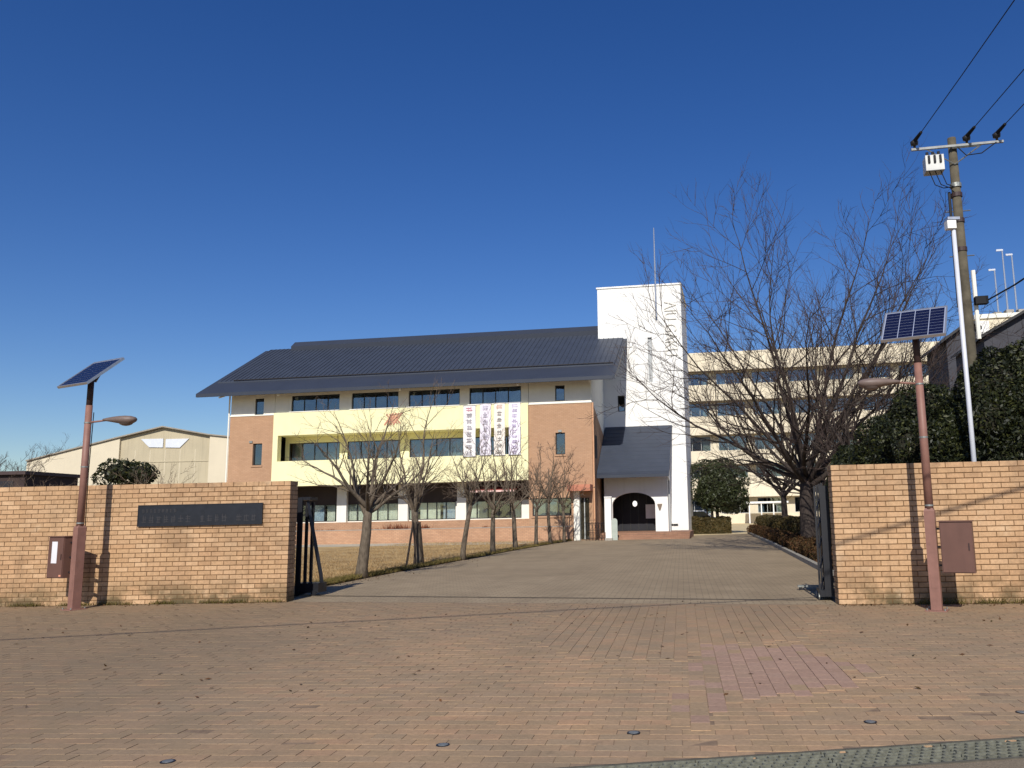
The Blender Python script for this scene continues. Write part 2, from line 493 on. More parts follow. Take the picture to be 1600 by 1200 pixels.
PV = Frame((0, 0), DR_ROT)
patch_px = [(1056, 1135), (1062, 1072), (1086, 1070), (1086, 1008), (1250, 1005), (1400, 1052), (1300, 1078), (1180, 1092), (1120, 1112), (1118, 1136)]
patch = [PV.local(on_z(*p)) for p in patch_px]
zone_px = [(835, 1002), (880, 946), (1290, 946), (1250, 1000), (1086, 1008), (1084, 1030), (900, 1030)]
zone = [PV.local(on_z(*p)) for p in zone_px]
def inside(p, poly):
    r = False; n = len(poly)
    for i in range(n):
        (x1, y1), (x2, y2) = poly[i], poly[(i + 1) % n]
        if (y1 > p[1]) != (y2 > p[1]) and p[0] < (x2 - x1) * (p[1] - y1) / (y2 - y1) + x1: r = not r
    return r
BW, BH, JT = 0.225, 0.13, 0.0045
PW, PH = 0.1426, 0.214
bedpoly = [PV.local((x, y, 0)) for x, y in sheet_pts]
pieces = []     # (x, y, w, h, kind)
sn = lambda x, y: math.sin(x * 2.1 + 1.3 * math.sin(y * 1.7)) * 0.5 + math.sin(y * 3.1 + x) * 0.5
ys = [p[1] for p in bedpoly]; xs = [p[0] for p in bedpoly]
j = 0; y = min(ys)
while y < max(ys):
    x = min(xs) + (BW / 2 if j % 2 else 0)
    while x < max(xs):
        cx, cy = x + BW / 2, y + BH / 2
        if inside((cx, cy), bedpoly) and inside((cx - BW / 2 + .03, cy - BH / 2 + .03), bedpoly) and inside((cx + BW / 2 - .03, cy + BH / 2 - .03), bedpoly):
            cs = [(cx + a * BW / 2, cy + b * BH / 2) for a in (-1, 1) for b in (-1, 1)]
            if not all(inside(q, patch) for q in cs) and not all(inside(q, zone) for q in cs):
                pieces.append((cx, cy, BW, BH, 0))
        x += BW
    y += BH; j += 1
i = 0; x = min(xs)
while x < max(xs):
    y = min(ys) + (PH / 2 if i % 2 else 0)
    while y < max(ys):
        cx, cy = x + PW / 2, y + PH / 2
        if inside((cx, cy), patch):
            edge = not all(inside((cx + a, cy + b), patch) for a, b in ((.2, 0), (-.2, 0), (0, .25), (0, -.25)))
            pieces.append((cx, cy, PW, PH, 1 if rnd.random() > (.45 if edge else .06) else 2))
        elif inside((cx, cy), zone): pieces.append((cx, cy, PW, PH, 2))
        y += PH
    x += PW; i += 1
def in_view(cx, cy):
    p = PV.w(cx, cy) - CP
    q = CR.transposed() @ p
    if q.z > -0.5: return None
    u = PPX + FPX * q.x / -q.z; w_ = PPY - FPX * q.y / -q.z
    return (u, w_, -q.z)
seen = []
for p in pieces:
    q = in_view(p[0], p[1])
    if q and -700 < q[0] < 2300 and q[1] < 1420: seen.append((q[2], q, p))
seen.sort(key=lambda s: s[0])
me_a = MB().cbox(-BW / 2 + JT / 2, BW / 2 - JT / 2, -BH / 2 + JT / 2, BH / 2 - JT / 2, -0.05, 0.0, 0.0014).mesh('paver'); me_a.materials.append(M_PAVER)
me_p = MB().cbox(-PW / 2 + JT / 2, PW / 2 - JT / 2, -PH / 2 + 0.002, PH / 2 - 0.002, -0.05, 0.0, 0.0014).mesh('paver_pink'); me_p.materials.append(M_PAVER_PINK)
me_z = MB().cbox(-PW / 2 + JT / 2, PW / 2 - JT / 2, -PH / 2 + 0.002, PH / 2 - 0.002, -0.05, 0.0, 0.0014).mesh('paver_long'); me_z.materials.append(M_PAVER)
n_ind = 0
rest = MB()
for dist, q, (cx, cy, w_, h_, k) in seen:
    dz = rnd.uniform(-0.0016, 0.0008) - (0.003 if rnd.random() < .05 else 0)
    if k: dz = abs(dz) * .5 + .0016      # relaid pieces overlap the cut edge of the old field
    else: dz -= .0012
    wp = PV.w(cx, cy)
    if n_ind < 300 and 0 <= q[0] <= 1600 and q[1] <= 1200:
        o = link('paver', (me_a, me_p, me_z)[k], None, fore, (wp.x, wp.y, dz))
        o.rotation_euler = (rnd.gauss(0, 0.004), rnd.gauss(0, 0.004), DR_ROT + rnd.gauss(0, 0.006))
        n_ind += 1
    else:
        a = DR_ROT + rnd.gauss(0, 0.005)
        c_, s_ = math.cos(a), math.sin(a)
        jx = JT / 2; jy = JT / 2 if k == 0 else 0.002
        b0 = len(rest.v)
        rest.cbox(-w_ / 2 + jx, w_ / 2 - jx, -h_ / 2 + jy, h_ / 2 - jy, -0.04, 0.0, 0.0014, 1 if k == 1 else 0)
        tx, ty = rnd.gauss(0, 0.004), rnd.gauss(0, 0.004)
        for ii in range(b0, len(rest.v)):
            X, Y, Z = rest.v[ii]
            rest.v[ii] = (wp.x + X * c_ - Y * s_, wp.y + X * s_ + Y * c_, Z + dz + X * tx + Y * ty)
tag(rest.build('pavers', [M_PAVER, M_PAVER_PINK], fore), kind='stuff')

# drain grating ---------------------------------------------------------------
drain = thing('drain_grating', 'long steel drain grating along the street edge of the paving', 'grating', GR0, gang)
MB().box(-3.2, 6.4, -0.385, -0.012, -0.30, -0.10).build('channel', plain('drain_dark', srgb(30, 28, 24), 0.9), drain)
for sgn, y0 in ((0, -0.012), (1, -0.40)):
    MB().box(-3.2, 6.4, y0, y0 + 0.014, -0.10, 0.004).build('frame', plain('drain_frame', srgb(84, 80, 70), .8, .3, 8.0), drain)
panel = MB()
for k in range(7):
    yy = -0.375 + k * 0.058
    panel.box(0.004, 0.796, yy - 0.003, yy + 0.003, -0.035, 0.002)
for k in range(22):
    xx = 0.018 + k * 0.0362
    for s_ in range(6):
        yy = -0.375 + s_ * 0.058
        panel.box(xx - 0.004, xx + 0.004, yy + 0.012, yy + 0.044, -0.02, 0.001 if (k + s_) % 2 else -0.012)
pm = panel.mesh('grating_panel'); pm.materials.append(plain('grating_steel', srgb(122, 122, 108), 0.55, 0.35, 30.0, metal=0.3))
for k in range(12):
    link('grating_panel', pm, None, drain, (-3.2 + k * 0.8, 0, 0))

# small metal caps in the paving ------------------------------------------------
for (px, py), lab in zip([(262, 1190), (692, 1164), (990, 1145), (1360, 1128), (1597, 1113)],
                         ['small worn metal cap in the paving nearest the lower left corner', 'small square metal cap in the paving, second from the left',
                          'small metal cap in the paving close above the left end of the drain grating', 'oval dark metal cap in the paving between the pink patch and the drain grating',
                          'dark metal cap in the paving at the far right edge']):
    p = on_z(px, py)
    th = thing('surface_cap', lab, 'cap', (p.x, p.y, 0.0), 0.0, 'metal caps set in the paving')
    MB().tube([(0, 0, -0.01), (0, 0, 0.003)], 0.046, 16).build('cap_rim', M_DSTEEL, th)
    MB().tube([(0, 0, 0.002), (0, 0, 0.0045)], 0.034, 14).build('cap_lid', M_STEEL, th)

# ------------------------------------------------------------------ brick gate walls
CR_N = 26
def gate_wall(fr, name, label, x0, x1, H, sgn, first):
    """bricks stand proud of the mortar core; fr origin is the gate end, y into the wall"""
    th = thing(name, label, 'wall', fr.o, fr.a)
    ch = H / CR_N; bl = 0.2405 if sgn < 0 else 0.272; j = 0.010; T = 0.34
    MB().box(min(x0, x1) + 0.014, max(x0, x1) - 0.014, 0.010, T - 0.012, -0.05, H - 0.012).build('mortar_core', M_MORTAR, th)
    specs = []
    lo, hi = min(x0, x1), max(x0, x1)
    for r in range(CR_N):
        z0 = r * ch + 0.003; z1 = (r + 1) * ch - (0.009 if r < CR_N - 1 else 0.0)
        x = lo - (bl / 2 if r % 2 else 0.0)
        if sgn < 0:     # keep a clean bond at the gate end
            n = math.ceil((hi - lo) / bl) + 1
            x = hi - n * bl + (bl / 2 if r % 2 else 0.0)
        while x < hi - 0.03:
            a, b = max(x + j / 2, lo), min(x + bl - j / 2, hi)
            if x + j / 2 < lo: a = lo
            if x + bl - j / 2 > hi - 0.03: b = hi
            if b - a > 0.03: specs.append((a, b, z0, z1))
            x += bl
    def dist(s):
        p = fr.w((s[0] + s[1]) / 2, 0, (s[2] + s[3]) / 2) - CP
        q = CR.transposed() @ p
        u = PPX + FPX * q.x / -q.z
        return (0 if -10 < u < 1610 else 1, p.length)
    specs.sort(key=lambda s: (dist(s)[0], -(s[1] - s[0]) > -0.2, dist(s)[1]))
    cache = {}
    rest = MB()
    for i, (a, b, z0, z1) in enumerate(specs):
        y0 = rnd.uniform(-0.002, 0.0025)
        if i < 300:
            key = (round(b - a, 3), round(z1 - z0, 4))
            if key not in cache:
                w2 = (b - a) / 2; h2 = (z1 - z0) / 2; c = 0.004
                m = MB()
                m.add([(-w2, c, -h2), (w2, c, -h2), (w2, c, h2), (-w2, c, h2), (-w2 + c, 0, -h2 + c), (w2 - c, 0, -h2 + c), (w2 - c, 0, h2 - c), (-w2 + c, 0, h2 - c),
                       (-w2, 0.1, -h2), (w2, 0.1, -h2), (w2, 0.1, h2), (-w2, 0.1, h2)],
                      [(4, 5, 6, 7), (0, 1, 5, 4), (1, 2, 6, 5), (2, 3, 7, 6), (3, 0, 4, 7), (1, 0, 8, 9), (2, 1, 9, 10), (3, 2, 10, 11), (0, 3, 11, 8)])
                me = m.mesh('brick'); me.materials.append(M_BRICK); cache[key] = me
            o = link('brick', cache[key], None, th, ((a + b) / 2, y0, (z0 + z1) / 2))
            o.rotation_euler = (rnd.gauss(0, 0.004), rnd.gauss(0, 0.003), rnd.gauss(0, 0.004))
        else:
            rest.box(a, b, y0, 0.1, z0, z1)
    # end face at the gate and the back
    xe = hi if sgn < 0 else lo
    for r in range(CR_N):
        z0 = r * ch + 0.003; z1 = (r + 1) * ch - (0.009 if r < CR_N - 1 else 0.0)
        ya = 0.112
        for (a, b) in (((0.112, 0.222), (0.232, T)) if r % 2 else ((0.112, T),)):
            if sgn < 0: rest.box(xe - 0.1, xe - rnd.uniform(0, 0.002), a, b, z0, z1)
            else: rest.box(xe + rnd.uniform(0, 0.002), xe + 0.1, a, b, z0, z1)
    # top bed, seen only from higher up
    x = lo + 0.12
    while x < hi - 0.12:
        rest.box(x, min(x + 0.23, hi - 0.11), 0.104, T - 0.001, H - 0.06, H - 0.001); x += 0.24
    x = lo + 0.12
    tag(rest.build('brickwork', M_BRICK, th), kind='stuff')
    return th
HW_L = WL.px(447, 751.5)[1]; HW_R = WR.px(1300, 727)[1]
HWALL = (HW_L + HW_R) / 2
wall_l = gate_wall(WL, 'gate_wall', 'long tan brick wall left of the gate, bearing the dark name plaque', -7.2, 0.0, HW_L, -1, 'left')
wall_r = gate_wall(WR, 'gate_wall', 'tan brick wall right of the gate, behind the post with the brown cabinet', 0.0, 8.2, HW_R, 1, 'right')

# name plaque -----------------------------------------------------------------
(pa, za), (pb, zb) = WL.px(218, 790), WL.px(412, 785)
zc = WL.px(315, 821)[1]; zt = (za + zb) / 2
plq = thing('name_plaque', 'long dark bronze name plaque fixed to the left brick wall', 'plaque', WL.w(pa, -0.006, zc), WL.a)
PWD, PHT = pb - pa, zt - zc
MB().box(0, PWD, -0.03, 0.0, 0, PHT).build('plate', M_PLQ, plq)
fr_ = MB()
fr_.box(0.0, PWD, -0.036, -0.030, 0, 0.014); fr_.box(0.0, PWD, -0.036, -0.030, PHT - 0.014, PHT)
fr_.box(0.0, 0.014, -0.036, -0.030, 0.014, PHT - 0.014); fr_.box(PWD - 0.014, PWD, -0.036, -0.030, 0.014, PHT - 0.014)
fr_.build('rim', M_PLQ, plq)
def glyph(mb, x, z, w, h, y, r, th=0.09, dep=0.004):
    """worn character: crossing strokes"""
    t = th * h
    nh = r.choice((2, 3)); nv = r.choice((1, 2, 2))
    for k in range(nh):
        zz = z + h * (0.08 + 0.8 * (k + 0.5 * r.random()) / nh)
        a, b = r.uniform(0, 0.2), r.uniform(0.75, 1.0)
        mb.box(x + w * a, x + w * b, y - dep, y, zz, zz + t)
    for k in range(nv):
        xx = x + w * (0.12 + 0.7 * (k + 0.6 * r.random()) / nv)
        a, b = r.uniform(0, 0.15), r.uniform(0.8, 1.0)
        mb.box(xx, xx + t, y - dep * 1.3, y, z + h * a, z + h * b)
r2 = random.Random(11)
let = MB(); n = 9
for k in range(n):
    let = MB(); glyph(let, 0.08 + k * 0.075, PHT * 0.62, 0.058, PHT * 0.22, -0.0302, r2)
    let.build('character', M_PLQL, plq)
let = MB(); n = 16
for k in range(n):
    if k in (7, 12): continue
    glyph(let, 0.08 + k * (PWD - 0.16) / n, PHT * 0.14, (PWD - 0.16) / n * 0.8, PHT * 0.38, -0.0302, r2, 0.08)
    let.build('character', M_PLQL, plq); let = MB()

# ------------------------------------------------------------------ solar lamp posts
POST_ROT = -math.radians(28)
M_LAMPH = plain('lamp_head_paint', srgb(116, 100, 92), .5, .12, 9.0, streak=.2)
M_BLACKC = plain('black_cable', srgb(26, 26, 28), .7)
def lamp_post(base, label, side, paper):
    th = thing('solar_lamp_post', label, 'lamp post', base, POST_ROT, 'solar lamps beside the gate')
    # side = +1: cabinet on the left, lamp arm to the right
    MB().prism([(-.073, -.073), (.073, -.073), (.073, .073), (-.073, .073)], -0.02, 1.42, 'z').build('sleeve', M_BROWN, th)
    mb = MB()
    for dx, dy in ((-.085, -.085), (.085, -.085)):
        pass
    bp_ = MB().box(-.15, .15, -.15, .15, -.01, .014).build('base_plate', M_BROWN, th)
    for bx_ in (-.12, .12):
        for by_ in (-.12, .12):
            MB().tube([(bx_, by_, .012), (bx_, by_, .04)], .013, 6).build('anchor_bolt', M_STEEL, bp_)
    MB().box(-.04, .04, -.0765, -.0735, .32, .52).build('service_hatch', M_BROWN, th)
    MB().tube([(0.0, .09, 3.5), (0.0, .075, 2.4), (0.0, .088, 1.5), (0.0, .10, 1.3)], .008, 5).build('panel_cable', M_BLACKC, th)
    for zz in (1.5, 2.5, 3.3): MB().tube([(0, 0, zz - .012), (0, 0, zz + .012)], .0635, 16).build('strap', M_STEEL, th)
    MB().tube([(0, 0, 1.40), (0, 0, 3.62)], [0.062, 0.056], 20).build('pole', M_BROWN, th, smooth=True)
    MB().tube([(0, 0, 3.60), (0, 0, 4.17)], [0.052, 0.052], 16).build('mast_head', M_BROWND, th, smooth=True)
    MB().add([(-.073, -.073, 1.42), (.073, -.073, 1.42), (.073, .073, 1.42), (-.073, .073, 1.42), (-.052, -.052, 1.46), (.052, -.052, 1.46), (.052, .052, 1.46), (-.052, .052, 1.46)],
             [(0, 1, 5, 4), (1, 2, 6, 5), (2, 3, 7, 6), (3, 0, 4, 7), (4, 5, 6, 7)]).build('collar', M_BROWN, th)
    # panel: tilted back, facing the sun side
    pn = bpy.data.objects.new('solar_panel', None)
    COL.objects.link(pn); pn.parent = th
    pn.location = (0, -0.02, 4.23); pn.rotation_euler = (math.radians(41), 0, 0)
    W2, H2 = 0.44, 0.40
    bk = MB().box(-W2, W2, -H2, H2, -0.03, 0.0).build('backing', M_CELLB, th)
    bk.location = pn.location; bk.rotation_euler = pn.rotation_euler; bk.name = 'solar_panel'
    bpy.data.objects.remove(pn)
    f = MB()
    f.box(-W2 - .018, W2 + .018, -H2 - .018, -H2, -0.034, 0.012); f.box(-W2 - .018, W2 + .018, H2, H2 + .018, -0.034, 0.012)
    f.box(-W2 - .018, -W2, -H2, H2, -0.034, 0.012); f.box(W2, W2 + .018, -H2, H2, -0.034, 0.012)
    f.build('panel_frame', M_ALU, bk)
    for cidx in range(4):
        c = MB()
        x0 = -W2 + 0.012 + cidx * (2 * W2 - 0.02) / 4
        x1 = x0 + (2 * W2 - 0.02) / 4 - 0.012
        for r in range(9):
            y0 = -H2 + 0.012 + r * (2 * H2 - 0.02) / 9
            c.box(x0, x1, y0, y0 + (2 * H2 - 0.02) / 9 - 0.010, 0.0005, 0.004)
        c.build('cell_column', M_CELL, bk)
    br = MB(); br.bar((0, 0.06, 4.07), (0, 0.22, 4.39), 0.05); br.bar((0, -0.04, 4.05), (0, -0.22, 4.02), 0.05); br.bar((-.3, 0, 4.18), (.3, 0, 4.18), 0.04)
    br.build('panel_bracket', M_BROWND, th)
    # cabinet
    xa, xb = ((-0.70, -0.22) if side > 0 else (0.13, 0.56))
    cb = MB().box(xa, xb, -0.12, 0.10, 0.54, 1.26).build('cabinet', M_BOXP, th)
    MB().box(xa + .012, xb - .012, -0.132, -0.1205, 0.552, 1.248).build('cabinet_door', M_BOXP, cb)
    MB().box(xa - .015, xb + .015, -0.14, 0.115, 1.2605, 1.275).build('cabinet_roof', M_BOXP, cb)
    MB().box(xb - .06, xb - .045, -0.142, -0.1325, 0.86, 0.96).build('door_handle', M_BROWND, cb)
    if paper:
        MB().box(xa + 0.12, xa + 0.29, -0.1345, -0.1325, 0.80, 1.18).build('notice', M_PAPER, cb)
        MB().box(xb - 0.09, xb - 0.03, -0.1345, -0.1325, 0.57, 0.60).build('sticker', plain('orange_sticker', srgb(220, 150, 120), 0.7), cb)
    for zz in (0.64, 0.90, 1.16):
        s0 = min((xa, xb), key=abs)
        MB().box(min(0.0725 * (1 if s0 > 0 else -1), s0), max(0.0725 * (1 if s0 > 0 else -1), s0), -0.02, 0.03, zz - 0.015, zz + 0.015).build('cabinet_bracket', M_DSTEEL, th)
    # arm and luminaire point along the wall towards the gate
    sx = 1 if side > 0 else -1
    ang = -POST_ROT + (WL.a if side > 0 else WR.a)
    dx = Vector((math.cos(ang) * sx, math.sin(ang) * sx, 0))
    dy = Vector((-dx.y, dx.x, 0))
    base_ = Vector((0, 0, 3.31))
    MB().tube([base_ + dx * 0.05, base_ + dx * 0.18 + Vector((0, 0, .012)), base_ + dx * 0.34 + Vector((0, 0, .03))], 0.017, 10).build('arm', M_BROWN, th, smooth=True)
    prof = [(0.28, 0.026, 0.024, 0.030), (0.36, 0.045, 0.040, 0.050), (0.46, 0.075, 0.055, 0.085), (0.58, 0.105, 0.066, 0.13), (0.70, 0.118, 0.070, 0.17), (0.80, 0.105, 0.062, 0.16), (0.87, 0.072, 0.042, 0.09), (0.90, 0.03, 0.015, 0.03)]
    hd = MB(); N = 14
    for (l, w, up, dn) in prof:
        for k in range(N):
            a = 2 * PI * k / N
            z = (up if math.sin(a) > 0 else dn * 0.55) * math.sin(a)
            p = base_ + dx * l + dy * (w * math.cos(a)) + Vector((0, 0, 0.035 + z))
            hd.v.append(tuple(p))
    for i in range(len(prof) - 1):
        for k in range(N):
            a = i * N + k; b = i * N + (k + 1) % N
            hd.f.append((a, b, b + N, a + N)); hd.mi.append(0)
    hd.f.append(tuple(range(N - 1, -1, -1))); hd.mi.append(0)
    hd.f.append(tuple(range((len(prof) - 1) * N, len(prof) * N))); hd.mi.append(0)
    head = hd.build('lamp_head', M_LAMPH, th, smooth=True)
    ln = MB()
    M = 12; rings = [(0.0, 1.0), (0.5, 0.85), (0.85, 0.5), (1.0, 0.12)]
    for (dz, sc) in rings:
        for k in range(M):
            a = 2 * PI * k / M
            p = base_ + dx * (0.71 + 0.125 * sc * math.cos(a)) + dy * (0.092 * sc * math.sin(a)) + Vector((0, 0, -0.028 - 0.055 * dz))
            ln.v.append(tuple(p))
    for i in range(len(rings) - 1):
        for k in range(M):
            a = i * M + k; b = i * M + (k + 1) % M
            ln.f.append((a, b, b + M, a + M)); ln.mi.append(0)
    ln.f.append(tuple(range((len(rings) - 1) * M, len(rings) * M))); ln.mi.append(0)
    ln.build('lamp_lens', plain('lamp_lens', srgb(96, 84, 78), 0.25, 0.1, spec=0.6), head, smooth=True)
    return th
pbl = WL.w(WL.px(117, 930, -0.70)[0], -0.70); pbr = on_z(1464.5, 954)
lamp_post((pbl.x, pbl.y, 0), 'brown solar lamp post with a white notice on its cabinet, before the left brick wall', 1, True)
lamp_post((pbr.x, pbr.y, 0), 'brown solar lamp post with a plain cabinet, before the right brick wall', -1, False)

# ------------------------------------------------------------------ folded gate leaves
gl = on_z(470, 931)
gate = thing('gate_leaf', 'dark steel gate leaf folded behind the end of the left brick wall', 'gate', (gl.x, gl.y, 0), FAC.a, 'folded gate leaves')
HG = 1.86
for k in range(3):
    MB().box(-0.10 + k * 0.07, -0.05 + k * 0.07, 0.02 + k * 0.10, 0.07 + k * 0.10, 0.05, HG - 0.02 * k).build('post', M_DSTEEL, gate)
MB().box(-0.13, -0.03, -0.012, 0.012, 0.06, HG + .05).build('end_plate', M_DSTEEL, gate)
MB().tube([(0.02, 0.10, HG - 0.03), (0.30, 0.20, 0.40), (0.33, 0.22, 0.12)], 0.042, 4).build('slanted_stay', M_DSTEEL, gate)
MB().box(-0.10, 0.13, 0.00, 0.30, HG - 0.0, HG + 0.06).build('top_rail', M_DSTEEL, gate)
MB().box(-0.12, 0.36, 0.0, 0.34, 0.055, 0.24).build('bottom_rail', M_DSTEEL, gate)
for xx in (-0.06, 0.28):
    w = MB().tube([(xx, -0.035, 0.052), (xx, -0.005, 0.052)], 0.052, 14).build('wheel', M_DSTEEL, gate)
gr = on_z(1296, 938)
gate = thing('gate_leaf', 'dark steel gate leaf folded against the end of the right brick wall', 'gate', (gr.x, gr.y, 0), FAC.a, 'folded gate leaves')
for k in range(4):
    MB().box(-0.15 + k * 0.055, -0.12 + k * 0.055, 0.03 + k * 0.16, 0.08 + k * 0.16, 0.05, HG + 0.02 * k).build('post', M_DSTEEL, gate)
MB().box(-0.06, 0.08, -0.01, 0.02, 0.06, HG).build('end_plate', M_DSTEEL, gate)
for k in range(5):
    MB().bar((-0.12, 0.06, 0.2 + 0.32 * k), (0.04, 0.50, 0.5 + 0.32 * k), 0.022).build('scissor_bar', M_DSTEEL, gate)
MB().box(-0.14, 0.10, 0.0, 0.6, 0.055, 0.16).build('bottom_rail', M_DSTEEL, gate)
for yy in (0.08, 0.5):
    MB().tube([(-0.16, yy, 0.055), (-0.145, yy, 0.055)], 0.055, 14).build('wheel', M_STEEL, gate)
gs = on_z(1247, 922)
tk = thing('gate_track', 'narrow steel gate track set flush across the driveway between the two gate walls', 'gate track', (gl.x, gl.y, 0), math.atan2(gr.y - gl.y, gr.x - gl.x))
TL = math.hypot(gr.x - gl.x, gr.y - gl.y)
MB().box(.2, TL - .2, -.03, .03, -.03, .0025).build('channel', plain('track_steel', srgb(92, 82, 70), .7, .3, 6.0, metal=.2), tk)
MB().box(.2, TL - .2, -.007, .007, .0, .010).build('rail', plain('track_rail', srgb(74, 66, 58), .5, .2, 6.0, metal=.3), tk)
stop = thing('gate_stop', 'low steel gate stop lying on the driveway beside the right gate leaf', 'gate stop', (gs.x, gs.y, 0), FAC.a)
MB().box(0.0, 0.52, 0.0, 0.10, 0.05, 0.085).build('rail', M_STEEL, stop)
for xx in (0.02, 0.44): MB().box(xx, xx + 0.05, 0.02, 0.08, 0.0, 0.049).build('foot', M_DSTEEL, stop)
# ------------------------------------------------------------------ building materials
M_FBRICK = brick_tex('facade_brick', srgb(174, 138, 108), srgb(182, 146, 116), srgb(160, 126, 101), 0.23, 0.075, 0.008, plane='xz', var=0.1, bump=0.15)
M_LBRICK = brick_tex('planter_brick', srgb(178, 138, 108), srgb(188, 149, 118), srgb(154, 122, 99), 0.24, 0.08, 0.01, plane='xz', var=0.22, bump=0.2)
M_STEPB = brick_tex('step_brick', srgb(150, 112, 90), srgb(160, 122, 98), srgb(130, 104, 86), 0.24, 0.08, 0.01, plane='xz', var=0.2, bump=0.2)
M_CREAM = plain('cream_render', srgb(236, 233, 220), 0.85, 0.05, 1.5, bump=0.1, streak=0.12)
M_YELLOW = plain('yellow_render', srgb(236, 230, 182), 0.85, 0.04, 1.5, bump=0.1, streak=0.08)
M_WHITE = plain('white_render', srgb(238, 236, 230), 0.8, 0.05, 0.6, bump=0.08, streak=0.16)
M_OLDCREAM = plain('aged_cream_render', srgb(222, 210, 184), 0.9, 0.08, 0.8, bump=0.1, streak=0.35)
M_GYM = plain('gym_cream_panel', srgb(212, 200, 174), 0.85, 0.05, 0.4, streak=0.12)
M_GYMG = plain('gym_grey_panel', srgb(186, 174, 146), 0.85, 0.08, 0.5, streak=0.4)
M_ROOF = plain('slate_blue_metal_roof', srgb(58, 64, 76), 0.55, 0.1, 1.2, metal=0.0, spec=0.35)
M_ROOF2 = plain('roof_eave_metal', srgb(54, 59, 70), 0.5, 0.06, 0.8, spec=0.35)
M_SHADEBAND = plain('painted_overhang_shade', srgb(66, 56, 50), .8, .12, 1.0)  # dark brown that paints in the shade under the ground floor overhang
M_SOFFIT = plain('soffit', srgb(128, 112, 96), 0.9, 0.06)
M_FRAMED = plain('bronze_window_frame', srgb(44, 42, 42), 0.5, 0.1)
M_FRAMEW = plain('silver_window_frame', srgb(176, 178, 174), 0.45, 0.06)
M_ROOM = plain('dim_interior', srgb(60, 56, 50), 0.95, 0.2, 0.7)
M_CURT = plain('cream_curtain', srgb(232, 226, 204), 0.95, 0.1, 2.0)
M_CURTG = plain('pale_blind', srgb(176, 186, 196), 0.9, 0.1, 2.0)
M_TERRA = plain('terracotta_canopy', srgb(190, 126, 100), 0.8, 0.1, 3.0)
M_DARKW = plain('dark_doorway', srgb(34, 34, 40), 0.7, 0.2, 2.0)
M_SHRUBD = plain('dead_shrub', srgb(120, 66, 40), 0.95, 0.3, 8.0)
M_BLACK = plain('black_rubber', srgb(24, 24, 26), 0.8, 0.1)

def glass_mat(name, tint, refl):
    t = NT(name)
    t.n.remove(t.b)
    tr = t.new('ShaderNodeBsdfTransparent'); tr.inputs[0].default_value = (*tint, 1)
    gl = t.new('ShaderNodeBsdfGlossy'); gl.inputs['Roughness'].default_value = 0.03; gl.inputs['Color'].default_value = (0.9, 0.95, 1, 1)
    bpn = t.new('ShaderNodeBump'); bpn.inputs['Strength'].default_value = .35; bpn.inputs['Distance'].default_value = .02
    t.ln(t.noise(t.coord('Object'), 1.6, 1.0), bpn.inputs['Height']); t.ln(bpn.outputs[0], gl.inputs['Normal'])
    fr = t.new('ShaderNodeLayerWeight'); fr.inputs[0].default_value = 0.35
    f = t.mapr(fr.outputs['Fresnel'], 0.0, 1.0, refl, 1.0)
    mx = t.new('ShaderNodeMixShader')
    t.ln(f, mx.inputs[0]); t.ln(tr.outputs[0], mx.inputs[1]); t.ln(gl.outputs[0], mx.inputs[2])
    t.ln(mx.outputs[0], t.out.inputs[0])
    return t.m
M_GLASS = glass_mat('window_glass', (0.62, 0.68, 0.70), 0.10)
M_GLASSC = glass_mat('clear_glass', (0.86, 0.9, 0.9), 0.05)

def wall_holes(mb, x0, x1, z0, z1, y0, y1, holes, m=0):
    xs = sorted(set([x0, x1] + [h for a in holes for h in a[:2] if x0 < h < x1]))
    zs = sorted(set([z0, z1] + [h for a in holes for h in a[2:] if z0 < h < z1]))
    for i in range(len(xs) - 1):
        run = None
        for k in range(len(zs) - 1):
            cx, cz = (xs[i] + xs[i + 1]) / 2, (zs[k] + zs[k + 1]) / 2
            solid = not any(a[0] < cx < a[1] and a[2] < cz < a[3] for a in holes)
            if solid and run is None: run = zs[k]
            if not solid and run is not None:
                mb.box(xs[i], xs[i + 1], y0, y1, run, zs[k], m); run = None
        if run is not None: mb.box(xs[i], xs[i + 1], y0, y1, run, z1, m)
    return mb

